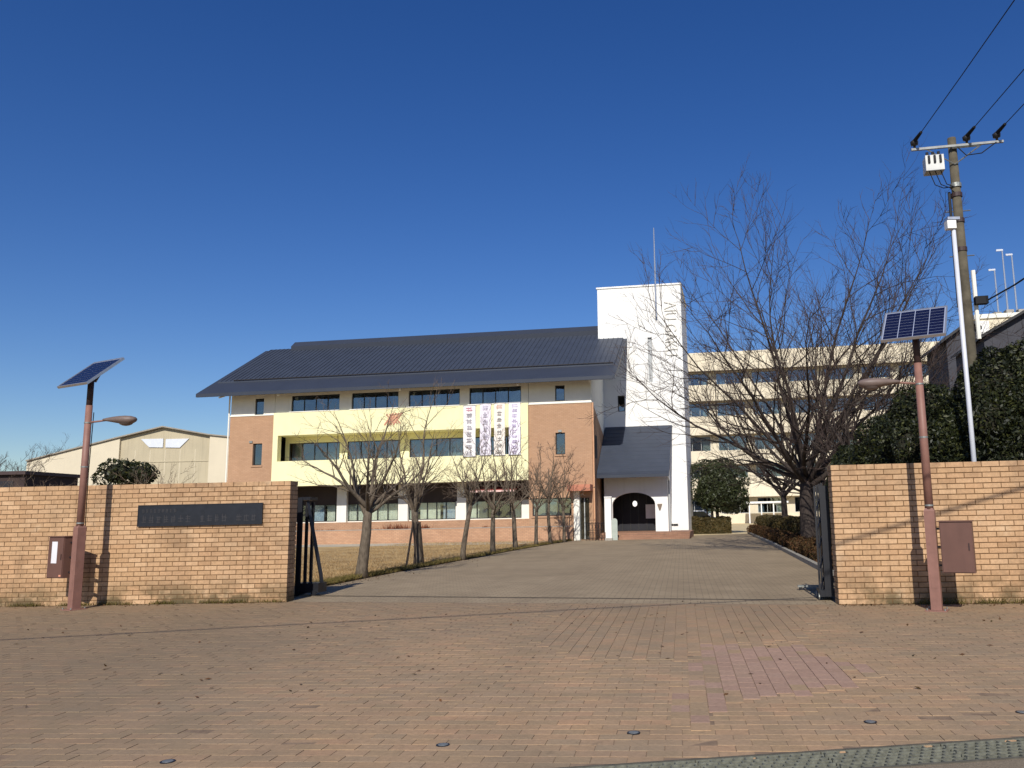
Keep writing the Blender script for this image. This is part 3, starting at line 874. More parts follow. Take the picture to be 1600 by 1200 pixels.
def window(parent, x0, x1, z0, z1, y, nx=2, frame=None, tr=0.0, fw=0.05, curtains=None, name='window', glass=None):
    """framed window in a wall opening: the frame is the part, its panes are sub-parts"""
    frame = frame or M_FRAMED
    f = MB()
    f.box(x0, x1, y, y + 0.07, z0, z0 + fw); f.box(x0, x1, y, y + 0.07, z1 - fw, z1)
    f.box(x0, x0 + fw, y, y + 0.07, z0 + fw, z1 - fw); f.box(x1 - fw, x1, y, y + 0.07, z0 + fw, z1 - fw)
    w = (x1 - x0 - fw) / nx
    for k in range(1, nx): f.box(x0 + k * w, x0 + k * w + fw, y + 0.003, y + 0.067, z0 + fw, z1 - fw)
    zt = z1 - fw
    if tr:
        zt = z1 - tr
        f.box(x0 + fw, x1 - fw, y + 0.001, y + 0.069, zt - fw, zt)
    o = f.build(name, frame, parent)
    for k in range(nx):
        a, b = x0 + fw + k * w, x0 + (k + 1) * w
        MB().box(a - .01, b + .01, y + 0.030, y + 0.036, z0 + fw - .01, zt - (fw if tr else 0) + .01).build('pane', glass or M_GLASS, o).rotation_euler = (0, 0, 0)
        if tr: MB().box(a - .01, b + .01, y + 0.030, y + 0.036, zt - .01, z1 - fw + .01).build('pane', glass or M_GLASS, o)
    if curtains:
        for (ca, cb, mat) in curtains:
            xa = x0 + (x1 - x0) * ca; xb = x0 + (x1 - x0) * cb
            n = max(4, int((xb - xa) / 0.06))
            c = MB()
            for q in range(n):
                xx = xa + (xb - xa) * q / n; xz = xa + (xb - xa) * (q + 1) / n
                ya, yb = y + 0.17 + (0.025 if q % 2 else 0), y + 0.17 + (0 if q % 2 else 0.025)
                c.poly([(xx, ya, z0 + .02), (xz, yb, z0 + .02), (xz, yb, z1 - .02), (xx, ya, z1 - .02)])
            c.build('curtain', mat, o)
    return o

# ------------------------------------------------------------------ main school building
F = FAC
sch = thing('school_building', 'brick and yellow school building with a long dark metal roof, left of the white tower', 'building', F.o, F.a)
XL = F.px(358, 690)[0]; XBL = F.px(427, 700)[0]; XBR = F.px(826, 690)[0]; XR = 0.0
zA = F.px(490, 759)[1]; zB = F.px(490, 719.5)[1]; zC = F.px(490, 679)[1]; zD = F.px(490, 643.5)[1]
zE = (F.px(390, 650.5)[1] + F.px(880, 630)[1]) / 2
EAVE_Y = -1.15
SLOPE = 0.553
(xel, zel), (xer, zer) = F.px(306, 616, EAVE_Y), F.px(961, 585.5, EAVE_Y)
ZEAVE = (zel + zer) / 2
RY = 6.0; ZRIDGE = ZEAVE + SLOPE * (RY - EAVE_Y)
roofz = lambda y: ZEAVE + SLOPE * ((y - EAVE_Y) if y < RY else (2 * RY - y - EAVE_Y))
ZT = roofz(0.0) - 0.12
# brick end blocks
def sm(px0, px1, py0, py1):
    a = F.px((px0 + px1) / 2 - (px1 - px0) / 2, (py0 + py1) / 2); b = F.px(px1, (py0 + py1) / 2)
    return (a[0], b[0], F.px((px0 + px1) / 2, py1)[1], F.px((px0 + px1) / 2, py0)[1])
wl_u, wl_l = sm(398, 412, 616, 648), sm(394.5, 409, 693, 727)
wr_u, wr_l = sm(867, 882, 597, 626), sm(868, 883, 676, 710)
wl_u = (wl_u[0], wl_u[1], wl_u[2], zE + 1.05); wr_u = (wr_u[0], wr_u[1], wr_u[2], zE + 1.05)
wr_g = (F.px(832, 800)[0], F.px(893, 800)[0], F.px(860, 806)[1], F.px(860, 778)[1])
for (xa, xb, hs, nm) in ((XL, XBL, [wl_u, wl_l], 'l'), (XBR, XR, [wr_u, wr_l, wr_g], 'r')):
    wall_holes(MB(), xa, xb, -0.1, zE, 0.0, 0.3, hs).build('brick_wall', M_FBRICK, sch)
    wall_holes(MB(), xa + 0.02, xb - 0.02, zE, ZT, 0.03, 0.3, hs).build('upper_wall', M_CREAM, sch)
    MB().box(xa - 0.02, xb + 0.02, -0.035, 0.028, zE - 0.005, zE + 0.06).build('string_course', M_CREAM, sch)
    for h in hs:
        window(sch, h[0], h[1], h[2], h[3], 0.12, 1 if h[1] - h[0] < 1 else 3, curtains=None if h[1] - h[0] < 1 else [(.03, .6, M_CURT)])
        if h[2] < zE - 1.0:
            MB().box(h[0] - 0.06, h[1] + 0.06, -0.05, 0.02, h[2] - 0.10, h[2] - 0.002).build('window_sill', M_FBRICK, sch)
    MB().box((xa + xb) / 2 - 0.1, (xa + xb) / 2 + 0.1, -0.06, 0.0, zE - 1.62, zE - 1.5).build('vent_hood', M_STEEL, sch)
# left and right sides, back
def gable(x0, x1):
    poly = [(0.3, -0.1), (11.9, -0.1), (11.9, roofz(11.9) - 0.12), (RY, ZRIDGE - 0.15), (0.3, roofz(0.3) - 0.13)]
    return MB().prism(poly, x0, x1, 'x')
gable(XL + 0.01, XL + 0.29).build('side_wall', M_CREAM, sch)
gable(XR - 0.29, XR - 0.012).build('side_wall', M_CREAM, sch)
MB().prism([(0.301, -0.1), (4.3, -0.1), (4.3, zE - 1.6), (0.301, zE - 0.01)], XR - 0.012, XR + 0.012, 'x').build('side_brick', M_FBRICK, sch)
sw = F.px(936, 700)
MB().box(XR + 0.0125, XR + 0.03, 0.8, 1.5, zB - 0.3, zB + 1.0).build('side_window', M_FRAMED, sch)
MB().box(XL + 0.3, XR - 0.3, 11.6, 11.9, -0.1, roofz(11.9) - 0.14).build('back_wall', M_CREAM, sch)
# interior darkness and slabs
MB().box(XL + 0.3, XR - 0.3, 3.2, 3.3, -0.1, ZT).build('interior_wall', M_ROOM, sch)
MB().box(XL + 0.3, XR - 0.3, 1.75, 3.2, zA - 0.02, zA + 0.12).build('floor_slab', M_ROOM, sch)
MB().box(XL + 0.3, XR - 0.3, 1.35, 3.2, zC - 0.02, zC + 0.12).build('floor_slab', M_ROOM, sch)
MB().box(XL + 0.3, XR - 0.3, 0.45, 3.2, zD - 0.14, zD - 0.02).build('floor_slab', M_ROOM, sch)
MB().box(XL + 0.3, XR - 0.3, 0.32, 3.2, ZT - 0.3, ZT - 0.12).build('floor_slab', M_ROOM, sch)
# yellow front: upper parapet with the third floor windows, balcony, lower parapet
MB().box(XBL + 0.005, XBR - 0.005, -0.10, 0.30, zC, zD).build('upper_parapet', M_YELLOW, sch)
MB().box(XBL + 0.005, XBR - 0.005, -0.10, 0.30, zA, zB).build('lower_parapet', M_YELLOW, sch)
MB().box(XBL + 0.005, XBL + 0.32, -0.10, 0.30, zB, zC).build('end_pier', M_YELLOW, sch)
MB().box(XBR - 0.42, XBR - 0.005, -0.10, 0.30, zB, zC).build('end_pier', M_YELLOW, sch)
MB().box(XBL, XBR, 0.30, 1.32, zB - 0.12, zB - 0.02).build('balcony_floor', M_YELLOW, sch)
MB().box(XBL, XBR, 0.30, 1.32, zC + 0.02, zC + 0.14).build('balcony_ceiling', M_YELLOW, sch)
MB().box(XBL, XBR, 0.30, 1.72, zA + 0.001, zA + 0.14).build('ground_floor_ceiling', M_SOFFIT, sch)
holes3 = []
for (a, b) in ((455, 530), (549, 622), (638, 718), (733, 814)):
    xa, xb = F.px(a, 630)[0], F.px(b, 630)[0]
    holes3.append((xa, xb, zD, zE + 1.12))
wall_holes(MB(), XBL + 0.002, XBR - 0.002, zD + 0.001, ZT, 0.03, 0.30, holes3).build('upper_wall', M_CREAM, sch)
for i, h in enumerate(holes3):
    cur = [[(0.02, 0.25, M_CURTG)], [(0.0, 0.16, M_CURTG), (0.84, 0.98, M_CURTG)], [(0.4, 0.6, M_CURTG)], [(0.02, 0.3, M_CURTG), (0.55, 0.97, M_CURTG)]][i]
    window(sch, h[0], h[1], h[2] + 0.003, h[3], 0.12, 4, curtains=cur)
    MB().box(h[0] - 0.05, h[1] + 0.05, -0.13, 0.02, zD + 0.002, zD + 0.05).build('window_sill', M_CREAM, sch)
holes2 = []
for (a, b) in ((452, 531), (543, 625), (640, 724), (736, 812)):
    xa, xb = F.px(a, 700, 1.35)[0], F.px(b, 700, 1.35)[0]
    holes2.append((xa, xb, zB + 0.05, zC - 0.35))
wall_holes(MB(), XBL, XBR, zB - 0.02, zC + 0.02, 1.33, 1.55, holes2).build('balcony_wall', M_YELLOW, sch)
for i, h in enumerate(holes2):
    window(sch, h[0], h[1], h[2], h[3], 1.38, 4, curtains=[(0.03, 0.22 + 0.1 * i, M_CURTG), (0.7, 0.97, M_CURT)])
# ground floor: columns, glazing and canopy
holes1 = []
edges = [432, 526, 541, 622, 637, 712, 727, 815]
zG0 = F.px(600, 813.5, 1.75)[1]; zG1 = F.px(600, 786, 1.75)[1]
for a, b in zip(edges[0::2], edges[1::2]):
    holes1.append((F.px(a, 800, 1.75)[0], F.px(b, 800, 1.75)[0], zG0, zG1))
wall_holes(MB(), XBL + .02, XBR - .02, -0.1, zG1, 1.74, 1.98, holes1).build('ground_floor_wall', M_CREAM, sch)
MB().box(XBL + .02, XBR - .02, 1.72, 1.98, zG1 + .002, zA).build('overhang_shade_strip', M_SHADEBAND, sch)  # wall strip above the windows, coloured dark to deepen the overhang's shadow
for i, h in enumerate(holes1):
    cur = [[(0.05, 0.3, M_CURTG), (0.52, 0.78, M_CURTG), (0.82, 0.95, M_CURT)], [(0.0, 0.38, M_CURT), (0.45, 0.98, M_CURT)], [(0.02, 0.2, M_CURT), (0.24, 0.66, M_CURT), (0.72, .98, M_CURTG)], [(0.02, 0.4, M_CURT), (.8, .98, M_CURT)]][i]
    window(sch, h[0], h[1], h[2], h[3], 1.79, 5, frame=M_FRAMED, tr=0.0, curtains=cur, glass=M_GLASSC)
for a, b in ((526, 541), (622, 637), (714, 728)):
    MB().box(F.px(a, 795, 1.5)[0], F.px(b, 795, 1.5)[0], 1.5, 1.735, zG0 - .05, zA - 0.001).build('column', M_CREAM, sch)
zcn0, zcn1 = F.px(900, 767, -0.9)[1], F.px(900, 757, -0.9)[1]
MB().box(F.px(886, 760, -0.9)[0], F.px(922, 760, -0.9)[0], -0.9, -0.001, zcn0, zcn1).build('canopy', M_TERRA, sch)
xw0, xw1 = F.px(735, 765, 0.0)[0], F.px(803, 765, 0.0)[0]
zaw = F.px(770, 762, 0.0)[1]
MB().prism([(0.02, zaw - .22), (1.735, zaw + .1), (1.735, zaw + .14), (0.02, zaw - .17)], xw0, xw1, 'x').build('awning', plain('awning_red', srgb(168, 84, 74), .85, .1), sch)
MB().box(xw0, xw1, 0.0, 0.018, zaw - .24, zaw - .14).build('awning_valance', plain('awning_pale', srgb(226, 190, 180), .85, .05), sch)
xpo = F.px(831, 790, 0)[0]
xd0, xd1 = F.px(897, 800, -0.2)[0], F.px(906, 800, -0.2)[0]
MB().box(xd0, xd1, -0.3, 0.05, 0.0, F.px(900, 767, -0.9)[1]).build('door_pier', M_CREAM, sch)
MB().box(xd1 + 0.001, xd1 + 0.5, -0.06, -0.02, 0.05, 2.3).build('glass_door', M_GLASS, sch)
MB().box(xd1 + 0.22, xd1 + 0.27, -0.075, -0.061, 0.05, 2.3).build('door_stile', M_FRAMEW, sch)
# planter wall in front
zP = F.px(600, 828, -0.55)[1]
MB().box(XBL - 1.5, xd0 - 0.02, -0.55, -0.35, -0.05, zP).build('planter_wall', M_LBRICK, sch)
MB().box(XBL - 1.5, xd0 - 0.02, -0.56, -0.34, zP, zP + 0.035).build('planter_coping', M_CONC, sch)
MB().box(XBL - 1.5, xd0 - 0.02, -0.35, 1.70, zP - 0.2, zP - 0.08).build('planter_soil', M_SOIL, sch)
MB().box(XBL - 1.5, xd0 - 0.03, 1.46, 1.738, 0.0, zG0 - 0.052).build('spandrel', M_LBRICK, sch)
# emblem on the upper parapet
ex0, ez0 = F.px(602, 669, -0.1); ex1, ez1 = F.px(627, 640, -0.1)
em = MB()
cx, cz = (ex0 + ex1) / 2, (ez0 + ez1) / 2
w2 = (ex1 - ex0) / 2
def slant(mb, x, z, l, w, ang, y0, y1):
    c, s = math.cos(ang), math.sin(ang)
    pts = [(x + (u * c - v * s), z + (u * s + v * c)) for u, v in ((-l, -w), (l, -w), (l, w), (-l, w))]
    mb.prism(pts, y0, y1, 'y')
for k in range(4):
    slant(em, cx - w2 * 0.55 + k * w2 * 0.37, cz, w2 * 0.9, 0.04, math.radians(52), -0.14, -0.101)
for k in range(3):
    slant(em, cx - w2 * 0.35 + k * w2 * 0.37, cz, w2 * 0.8, 0.035, math.radians(-48), -0.13, -0.1015)
em.build('emblem', plain('emblem_red', srgb(196, 140, 116), 0.6, 0.1), sch)
# roof: lower eave band, proud upper field, seams, ridge cap
rf = MB()
def slab(mb, xa, xb, ya, yb, off, th, m=0):
    za, zb = roofz(ya) + off, roofz(yb) + off
    mb.add([(xa, ya, za), (xb, ya, za), (xb, yb, zb), (xa, yb, zb), (xa, ya, za - th), (xb, ya, za - th), (xb, yb, zb - th), (xa, yb, zb - th)],
           [(0, 1, 2, 3), (7, 6, 5, 4), (4, 5, 1, 0), (5, 6, 2, 1), (6, 7, 3, 2), (7, 4, 0, 3)], m)
slab(rf, xel, xer, EAVE_Y, RY, 0.0, 0.20)
slab(rf, xel, xer, RY, 2 * RY - EAVE_Y, 0.0, 0.20)
roof = rf.build('roof', M_ROOF2, sch)
GUARD = EAVE_Y + 1.55
up = MB()
slab(up, xel + 0.35, xer - 0.25, GUARD, RY - 0.0, 0.07, 0.068)
up.build('upper_field', M_ROOF, roof)
sm_ = MB()
nseam = int((xer - xel - 0.9) / 0.30)
for k in range(nseam + 1):
    x = xel + 0.5 + k * 0.30
    slab(sm_, x - 0.014, x + 0.014, GUARD + 0.02, RY - 0.05, 0.105, 0.033)
tag(sm_.build('standing_seams', M_ROOF, roof), kind='stuff')
gb = MB(); gb.tube([(xel + 1.4, GUARD - 0.02, roofz(GUARD) + 0.13), (xer - 0.3, GUARD - 0.02, roofz(GUARD) + 0.13)], 0.035, 6)
gb.build('snow_guard', M_FRAMED, roof)
XRC = F.px(461, 535, RY)[0]
rc = MB(); rc.prism([(RY - 0.45, roofz(RY - 0.45) + 0.05), (RY - 0.5, roofz(RY - 0.45) + 0.36), (RY, ZRIDGE + 0.5), (RY + 0.5, roofz(RY + 0.45) + 0.36), (RY + 0.45, roofz(RY + 0.45) + 0.05)], XRC, xer - 1.0, 'x')
rc.build('ridge_vent', M_ROOF2, roof)
gt = MB(); gt.box(xel + 0.1, xer - 0.1, EAVE_Y - 0.13, EAVE_Y - 0.005, ZEAVE - 0.22, ZEAVE - 0.06)
gt.build('gutter', M_ROOF2, roof)
for px in (435, 625, 809, 922):     # small white soffit fittings
    x = F.px(px, 608, -0.9)[0]
    MB().tube([(x, -0.9, roofz(-0.9) - 0.205), (x, -0.9, roofz(-0.9) - 0.42)], 0.07, 10).build('soffit_lamp', M_WHITE, roof)
MB().tube([(XL - 0.06, -0.04, 0.0), (XL - 0.06, -0.04, ZT - 0.35), (XL - 0.06, -0.6, ZEAVE - 0.12), (XL - 0.06, -1.1, ZEAVE - 0.28)], 0.045, 8).build('downpipe', M_CREAM, sch)
MB().tube([(XR + 0.05, 0.08, 0.0), (XR + 0.05, 0.08, zE)], 0.05, 8).build('downpipe', plain('salmon_pipe', srgb(206, 160, 124), 0.6), sch)
# dead shrubs in the planter
r3 = random.Random(5)
for (px, wd, hh) in ((588, 0.7, .16), (612, 0.9, .3), (628, 1.0, .34), (500, .5, .14), (516, .5, .14), (665, .6, .3), (698, .5, .1), (760, .5, .16)):
    x = F.px(px, 826, 0.1)[0]
    m = MB()
    for q in range(90):
        a = r3.uniform(0, 2 * PI); rr = r3.random() ** 0.5 * wd * 0.5
        p = Vector((x + rr * math.cos(a), 0.1 + rr * 0.5 * math.sin(a), zP - 0.09))
        d = Vector((r3.gauss(0, .35), r3.gauss(0, .35), 1)).normalized() * hh * r3.uniform(.6, 1.6)
        s = Vector((r3.gauss(0, 1), r3.gauss(0, 1), 0)).normalized() * 0.03
        m.add([p - s, p + s, p + d], [(0, 1, 2)])
    sh = m.build('dead_shrub', M_SHRUBD)
    tag(sh, {588: 'low rust-coloured dead shrub in the planter, just right of the first bare tree', 612: 'wider rust-coloured dead shrub in the planter left of the second column', 628: 'tallest rust-coloured dead shrub in the planter below the second column',
             500: 'tiny dead shrub in the planter nearest the gate leaf', 516: 'tiny dead shrub in the planter under the first window right of the gate leaf', 665: 'rust-coloured dead shrub in the planter behind the staked tree',
             698: 'very low dead shrub in the planter right of the staked tree', 760: 'small dead shrub in the planter behind the fourth tree of the row'}[px], 'shrub', 'dead shrubs in the planter')
    sh.location = F.o; sh.rotation_euler = (0, 0, F.a)

# hanging banners --------------------------------------------------------------
r4 = random.Random(3)
ban = [(724, 743, 634, 713, 'leftmost long white banner with pink first character hanging from the yellow parapet', (212, 146, 164), (156, 152, 158)),
       (750, 767, 631, 711, 'pale lavender banner hanging second from the left on the yellow parapet', (204, 198, 214), (172, 166, 178)),
       (772, 789, 630, 711, 'white banner with red top character hanging third from the left on the yellow parapet', (206, 164, 150), (144, 140, 138)),
       (795, 813, 629, 710, 'white banner with violet lettering hanging nearest the right brick wall', (200, 192, 214), (178, 166, 194))]
for i, (a, b, t0, b0, lab, c1, c2) in enumerate(ban):
    xm = (a + b) / 2
    x0, x1 = F.px(a, 670, -0.16)[0], F.px(b, 670, -0.16)[0]
    z1, z0 = F.px(xm, t0, -0.16)[1], F.px(xm, b0, -0.16)[1]
    th = thing('banner', lab, 'banner', F.w(x0, -0.16, z0), F.a, 'long banners on the school front')
    W_, H_ = x1 - x0, z1 - z0
    c = MB(); n = 16
    vs = []
    for k in range(n + 1):
        for q in (0, 0.5, 1):
            vs.append((W_ * q, 0.02 * math.sin(k * 0.8 + i) * (1 if q != .5 else -1), H_ * k / n))
    fs = []
    for k in range(n):
        for q in range(2):
            s = k * 3 + q
            fs.append((s, s + 1, s + 4, s + 3))
    c.add(vs, fs)
    c.build('cloth', plain('banner_cloth_%d' % i, srgb(*[(232, 228, 226), (226, 220, 230), (236, 228, 218), (232, 226, 238)][i]), 0.9, 0.04), th, smooth=True)
    MB().tube([(-.03, 0, H_ + .01), (W_ + .03, 0, H_ + .01)], 0.02, 8).build('rod', M_ALU, th)
    MB().tube([(-.03, 0, -.01), (W_ + .03, 0, -.01)], 0.02, 8).build('rod', M_ALU, th)
    nch = [8, 7, 8, 10][i]
    for k in range(nch):
        g = MB(); cw = W_ * (0.5 if k else 0.6); chh = H_ / nch * 0.8
        zz = H_ - (k + 0.92) * H_ / nch
        glyph(g, (W_ - cw) / 2, zz, cw, chh, -0.028, r4, 0.11, 0.003)
        g.build('character', plain('banner_ink_%d_%d' % (i, k), srgb(*(c1 if k == 0 else c2)), 0.9, 0.05), th)

# ------------------------------------------------------------------ white tower
TY = 4.75
TWX0 = F.px(934, 500, TY)[0]; TWX1 = F.px(1069, 620, TY)[0]; TZ = (F.px(1062, 443.5, TY)[1] + F.px(934, 453, TY)[1]) / 2
ZPL = 0.35
tow = thing('white_tower', 'tall white stair tower with vertical lettering beside the dark school roof', 'tower', F.w(TWX1, TY), F.a)
D = TWX0 - TWX1
slx, slz0 = F.px(1017, 597, TY); slz1 = F.px(1017, 527, TY)[1]
hs = [(slx - TWX1 - .13, slx - TWX1 + .13, slz0, slz1)]
wx, wz0 = F.px(971, 643, TY); wz1 = F.px(971, 618, TY)[1]
hs.append((wx - TWX1 - .22, wx - TWX1 + .22, wz0, wz1))
wall_holes(MB(), D, 0.0, 0.0, TZ, 0.0, 0.3, hs).build('front_wall', M_WHITE, tow)
bx = MB(); bx.box(D, D + 0.3, 0.301, 6.0, 0.0, TZ); bx.box(-0.3, 0.0, 0.301, 6.0, 0.0, TZ); bx.box(D + .3, -.3, 5.7, 6.0, 0, TZ)
bx.build('side_walls', M_WHITE, tow)
MB().box(D + .3, -.3, .301, 5.699, TZ - .4, TZ - .1).build('flat_roof', M_CONC, tow)
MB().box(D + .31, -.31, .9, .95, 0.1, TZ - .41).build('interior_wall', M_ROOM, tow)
cp = MB(); cp.box(D - 0.06, 0.06, -0.06, 0.36, TZ, TZ + 0.10); cp.box(D - .06, D + .36, .361, 6.06, TZ, TZ + .1); cp.box(-.36, .06, .361, 6.06, TZ, TZ + .1)
cp.build('coping', M_WHITE, tow)
MB().box(hs[0][0] - .0, hs[0][1] + .0, .13, .16, hs[0][2] + .02, hs[0][3] - .02).build('slit_panel', plain('slit_grey', srgb(172, 174, 174), .6, .08), tow)
window(tow, hs[1][0], hs[1][1], hs[1][2], hs[1][3], 0.10, 1)
# vertical letters
fc = bpy.data.curves.new('tower_letters', 'FONT'); fc.body = 'AIU GAKU'; fc.extrude = 0.03
tmpo = bpy.data.objects.new('tmp', fc); COL.objects.link(tmpo)
bpy.context.view_layer.update()
dg = bpy.context.evaluated_depsgraph_get()
me = bpy.data.meshes.new_from_object(tmpo.evaluated_get(dg))
bpy.data.objects.remove(tmpo)
co = np.empty(len(me.vertices) * 3); me.vertices.foreach_get('co', co); co = co.reshape(-1, 3)
tw_, th_ = co[:, 0].max() - co[:, 0].min(), co[:, 1].max() - co[:, 1].min()
lx0, lz0 = F.px(1040, 556, TY); lx1, lz1 = F.px(1056, 470, TY)
sx_, sy_ = (lz1 - lz0) / tw_, (lx1 - lx0) / th_
new = np.stack([(lx0 - TWX1) + (co[:, 1] - co[:, 1].min()) * sy_, -0.035 - co[:, 2] * 0.9, lz1 - (co[:, 0] - co[:, 0].min()) * sx_], 1)
me.vertices.foreach_set('co', new.ravel()); me.update()
lo_ = link('lettering', me, plain('letter_grey', srgb(220, 216, 206), 0.6, 0.05), tow)
for k, (px, w) in enumerate(((1049, 0.24), (1056, 0.28))):
    x, z = F.px(px, 820, TY)
    MB().box(x - TWX1 - w / 2, x - TWX1 + w / 2, -0.03, -0.002, z - .06, z + .06).build('wall_plate', M_FRAMED, tow)
# antenna mast
ax_, az0 = F.px(1025.5, 495, TY - .2); az1 = F.px(1022.5, 356, TY - .2)[1]
ant = thing('antenna_mast', 'thin white whip antenna rising above the white tower', 'antenna', F.w(ax_, TY - 0.2, 0), F.a)
MB().tube([(0, 0, az0), (0, 0, (az0 + az1) / 2), (0, 0, az1)], [0.06, 0.055, 0.03], 8).build('mast', M_ALU, ant)
for z in (az0 + .15, az0 + .75, az0 + 1.3):
    MB().box(-.05, .05, -.03, .195, z - .05, z + .05).build('bracket', M_STEEL, ant)

# ------------------------------------------------------------------ arched porch
PY = 2.5
POV = 1.5
por = thing('entrance_porch', 'arched entrance porch with a steep dark roof below the white tower', 'porch', F.w(0, 0), F.a)
px0 = F.px(944, 700, PY)[0] - 0.05; px1 = F.px(1041, 700, PY)[0]
zpe = F.px(1000, 741, PY - POV)[1]; zpt = F.px(1000, 666, TY)[1]
ax0, ax1 = F.px(957, 800, PY)[0], F.px(1024, 800, PY)[0]
zsp = F.px(990, 788, PY)[1]; zcr = F.px(990, 769.5, PY)[1]
N = 16
arch = []
for k in range(N + 1):
    a = PI - PI * k / N
    arch.append(((ax0 + ax1) / 2 + (ax1 - ax0) / 2 * math.cos(a), zsp + (zcr - zsp) * math.sin(a)))
pw = MB()
ZAW = zpe + (zpt - zpe) / (TY - PY + POV) * POV - .22
pw.box(px0, ax0, PY, PY + .35, ZPL, ZAW); pw.box(ax1, px1, PY, PY + .35, ZPL, ZAW)
for k in range(N):
    (xa, za), (xb, zb) = arch[k], arch[k + 1]
    pw.prism([(xa, za), (xb, zb), (xb, ZAW), (xa, ZAW)], PY, PY + .35, 'y')
pw.build('arch_wall', M_WHITE, por)
MB().box(px1 - .25, px1, PY + .351, TY - .01, ZPL, zpe + .1).build('side_wall', M_WHITE, por)
prf = MB()
def pslab(xa, xb, ya, yb, za, zb, th):
    prf.add([(xa, ya, za), (xb, ya, za), (xb, yb, zb), (xa, yb, zb), (xa, ya, za - th), (xb, ya, za - th), (xb, yb, zb - th), (xa, yb, zb - th)],
            [(0, 1, 2, 3), (7, 6, 5, 4), (4, 5, 1, 0), (5, 6, 2, 1), (6, 7, 3, 2), (7, 4, 0, 3)])
rx0 = max(0.03, px0 - .3); rx1 = F.px(1048, 700, 3.0)[0]
pslab(rx0, rx1, PY - POV, TY - .005, zpe, zpt, .16)
prf_o = prf.build('roof', M_ROOF2, por)
sl_ = (zpt - zpe) / (TY - PY + POV)
rb = MB()
k = 0
yy = PY - POV + .2
while yy < TY - .1:      # lapped metal courses
    z = zpe + sl_ * (yy - PY + POV)
    rb.add([(rx0 + .01, yy, z + .02), (rx1 - .01, yy, z + .02), (rx1 - .01, yy + .3, z + .3 * sl_ + .004), (rx0 + .01, yy + .3, z + .3 * sl_ + .004), (rx0 + .01, yy, z - .01), (rx1 - .01, yy, z - .01)], [(0, 1, 2, 3), (4, 5, 1, 0)])
    yy += .3
rb.build('roof_courses', M_ROOF, prf_o)
MB().prism([(PY, zpe - .05), (TY - .012, zpe - .05), (TY - .012, zpt - .3), (PY, zpe + sl_ * POV - .25)], px1 - .24, px1 - .01, 'x').build('gable_wall', M_WHITE, por)
MB().tube([(px1 + .1, PY - .15, ZPL), (px1 + .1, PY - .15, zpe - .35), (px1 + .1, PY - POV + .1, zpe - .12)], .05, 8).build('downpipe', M_FRAMEW, por)
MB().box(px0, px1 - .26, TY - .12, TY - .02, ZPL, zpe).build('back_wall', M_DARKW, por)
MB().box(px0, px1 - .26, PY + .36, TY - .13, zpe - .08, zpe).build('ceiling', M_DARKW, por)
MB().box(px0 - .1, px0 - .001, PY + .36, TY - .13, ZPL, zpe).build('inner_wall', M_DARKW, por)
for k in range(4):
    xx = ax0 + .25 + k * (ax1 - ax0 - .5) / 4
    MB().box(xx, xx + .05, TY - .16, TY - .121, ZPL, ZPL + 2.3).build('door_stile', M_FRAMED, por)
lx, lz = F.px(992, 787, PY + 1.2)
m = MB(); rings = 8
for i in range(rings + 1):
    a = -PI / 2 + PI * i / rings
    for k in range(12):
        m.v.append((lx + .14 * math.cos(a) * math.cos(2 * PI * k / 12), PY + 1.2 + .14 * math.cos(a) * math.sin(2 * PI * k / 12), lz + .17 * math.sin(a)))
for i in range(rings):
    for k in range(12):
        m.f.append((i * 12 + k, i * 12 + (k + 1) % 12, (i + 1) * 12 + (k + 1) % 12, (i + 1) * 12 + k)); m.mi.append(0)
t = NT('lit_globe'); t.b.inputs['Emission Color'].default_value = (1, .97, .9, 1); t.b.inputs['Emission Strength'].default_value = 1.2
m.build('lamp_globe', t.done((.9, .9, .88), .4), por, smooth=True)
MB().tube([(lx, PY + 1.2, lz + .16), (lx, PY + 1.2, zpe - .08)], .012, 6).build('lamp_cord', M_FRAMED, por)
nx, nz0 = F.px(1017, 810, TY - .2); nz1 = F.px(1017, 788, TY - .2)[1]
MB().box(nx - .3, nx + .5, TY - .2, TY - .165, nz0, nz1).build('notice_board', M_PAPER, por)
yx, yz = F.px(1031, 790, PY)
MB().prism([(yx - .14, yz + .1), (yx + .14, yz + .1), (yx + .03, yz - .22), (yx - .03, yz - .22)], PY - .1, PY - .002, 'y').build('wall_lamp', M_SOFFIT, por)
# steps of brick in front
st = thing('entrance_step', 'low brick terrace step in front of the arched porch', 'step', F.w(0, 0), F.a)
for k in range(3):
    MB().box(0.3, TWX1 + 0.3, -.3 + k * .4 + .0, TY - .5 if k == 2 else -.3 + (k + 1) * .4 - .002, -.05, ZPL * (k + 1) / 3).build('tread', M_STEPB, st)
# iron railing and white post beside the entrance
ra = (F.px(916, 820, -.7)[0], -.7); rb_ = (F.px(944, 820, -.7)[0], -.7)
rl = thing('iron_railing', 'low dark iron railing with curled bars left of the white post', 'railing', F.w(ra[0], ra[1]), F.a)
Lr = rb_[0] - ra[0]
for z in (.12, .55, .92): MB().bar((0, 0, z), (Lr, 0, z), .025).build('rail', M_DSTEEL, rl)
for k in range(7): MB().bar((Lr * k / 6, 0.0, 0), (Lr * k / 6, 0.0, .98), .022).build('upright', M_DSTEEL, rl)
for k in range(6):
    c0 = Vector((Lr * (k + .5) / 6, 0, .74))
    MB().tube([c0 + Vector((.065 * math.cos(a * .6), 0, .14 * math.sin(a * .6))) for a in range(11)], .008, 4).build('scroll', M_DSTEEL, rl)
pp = (F.px(951, 800, -.75)[0], -.75)
wp_ = thing('white_post', 'white square post standing before the left foot of the arch', 'post', F.w(pp[0], pp[1]), F.a)
hz = F.px(949, 776, pp[1])[1]
MB().box(-.16, .16, -.16, .16, .12, hz - .06).build('shaft', M_WHITE, wp_)
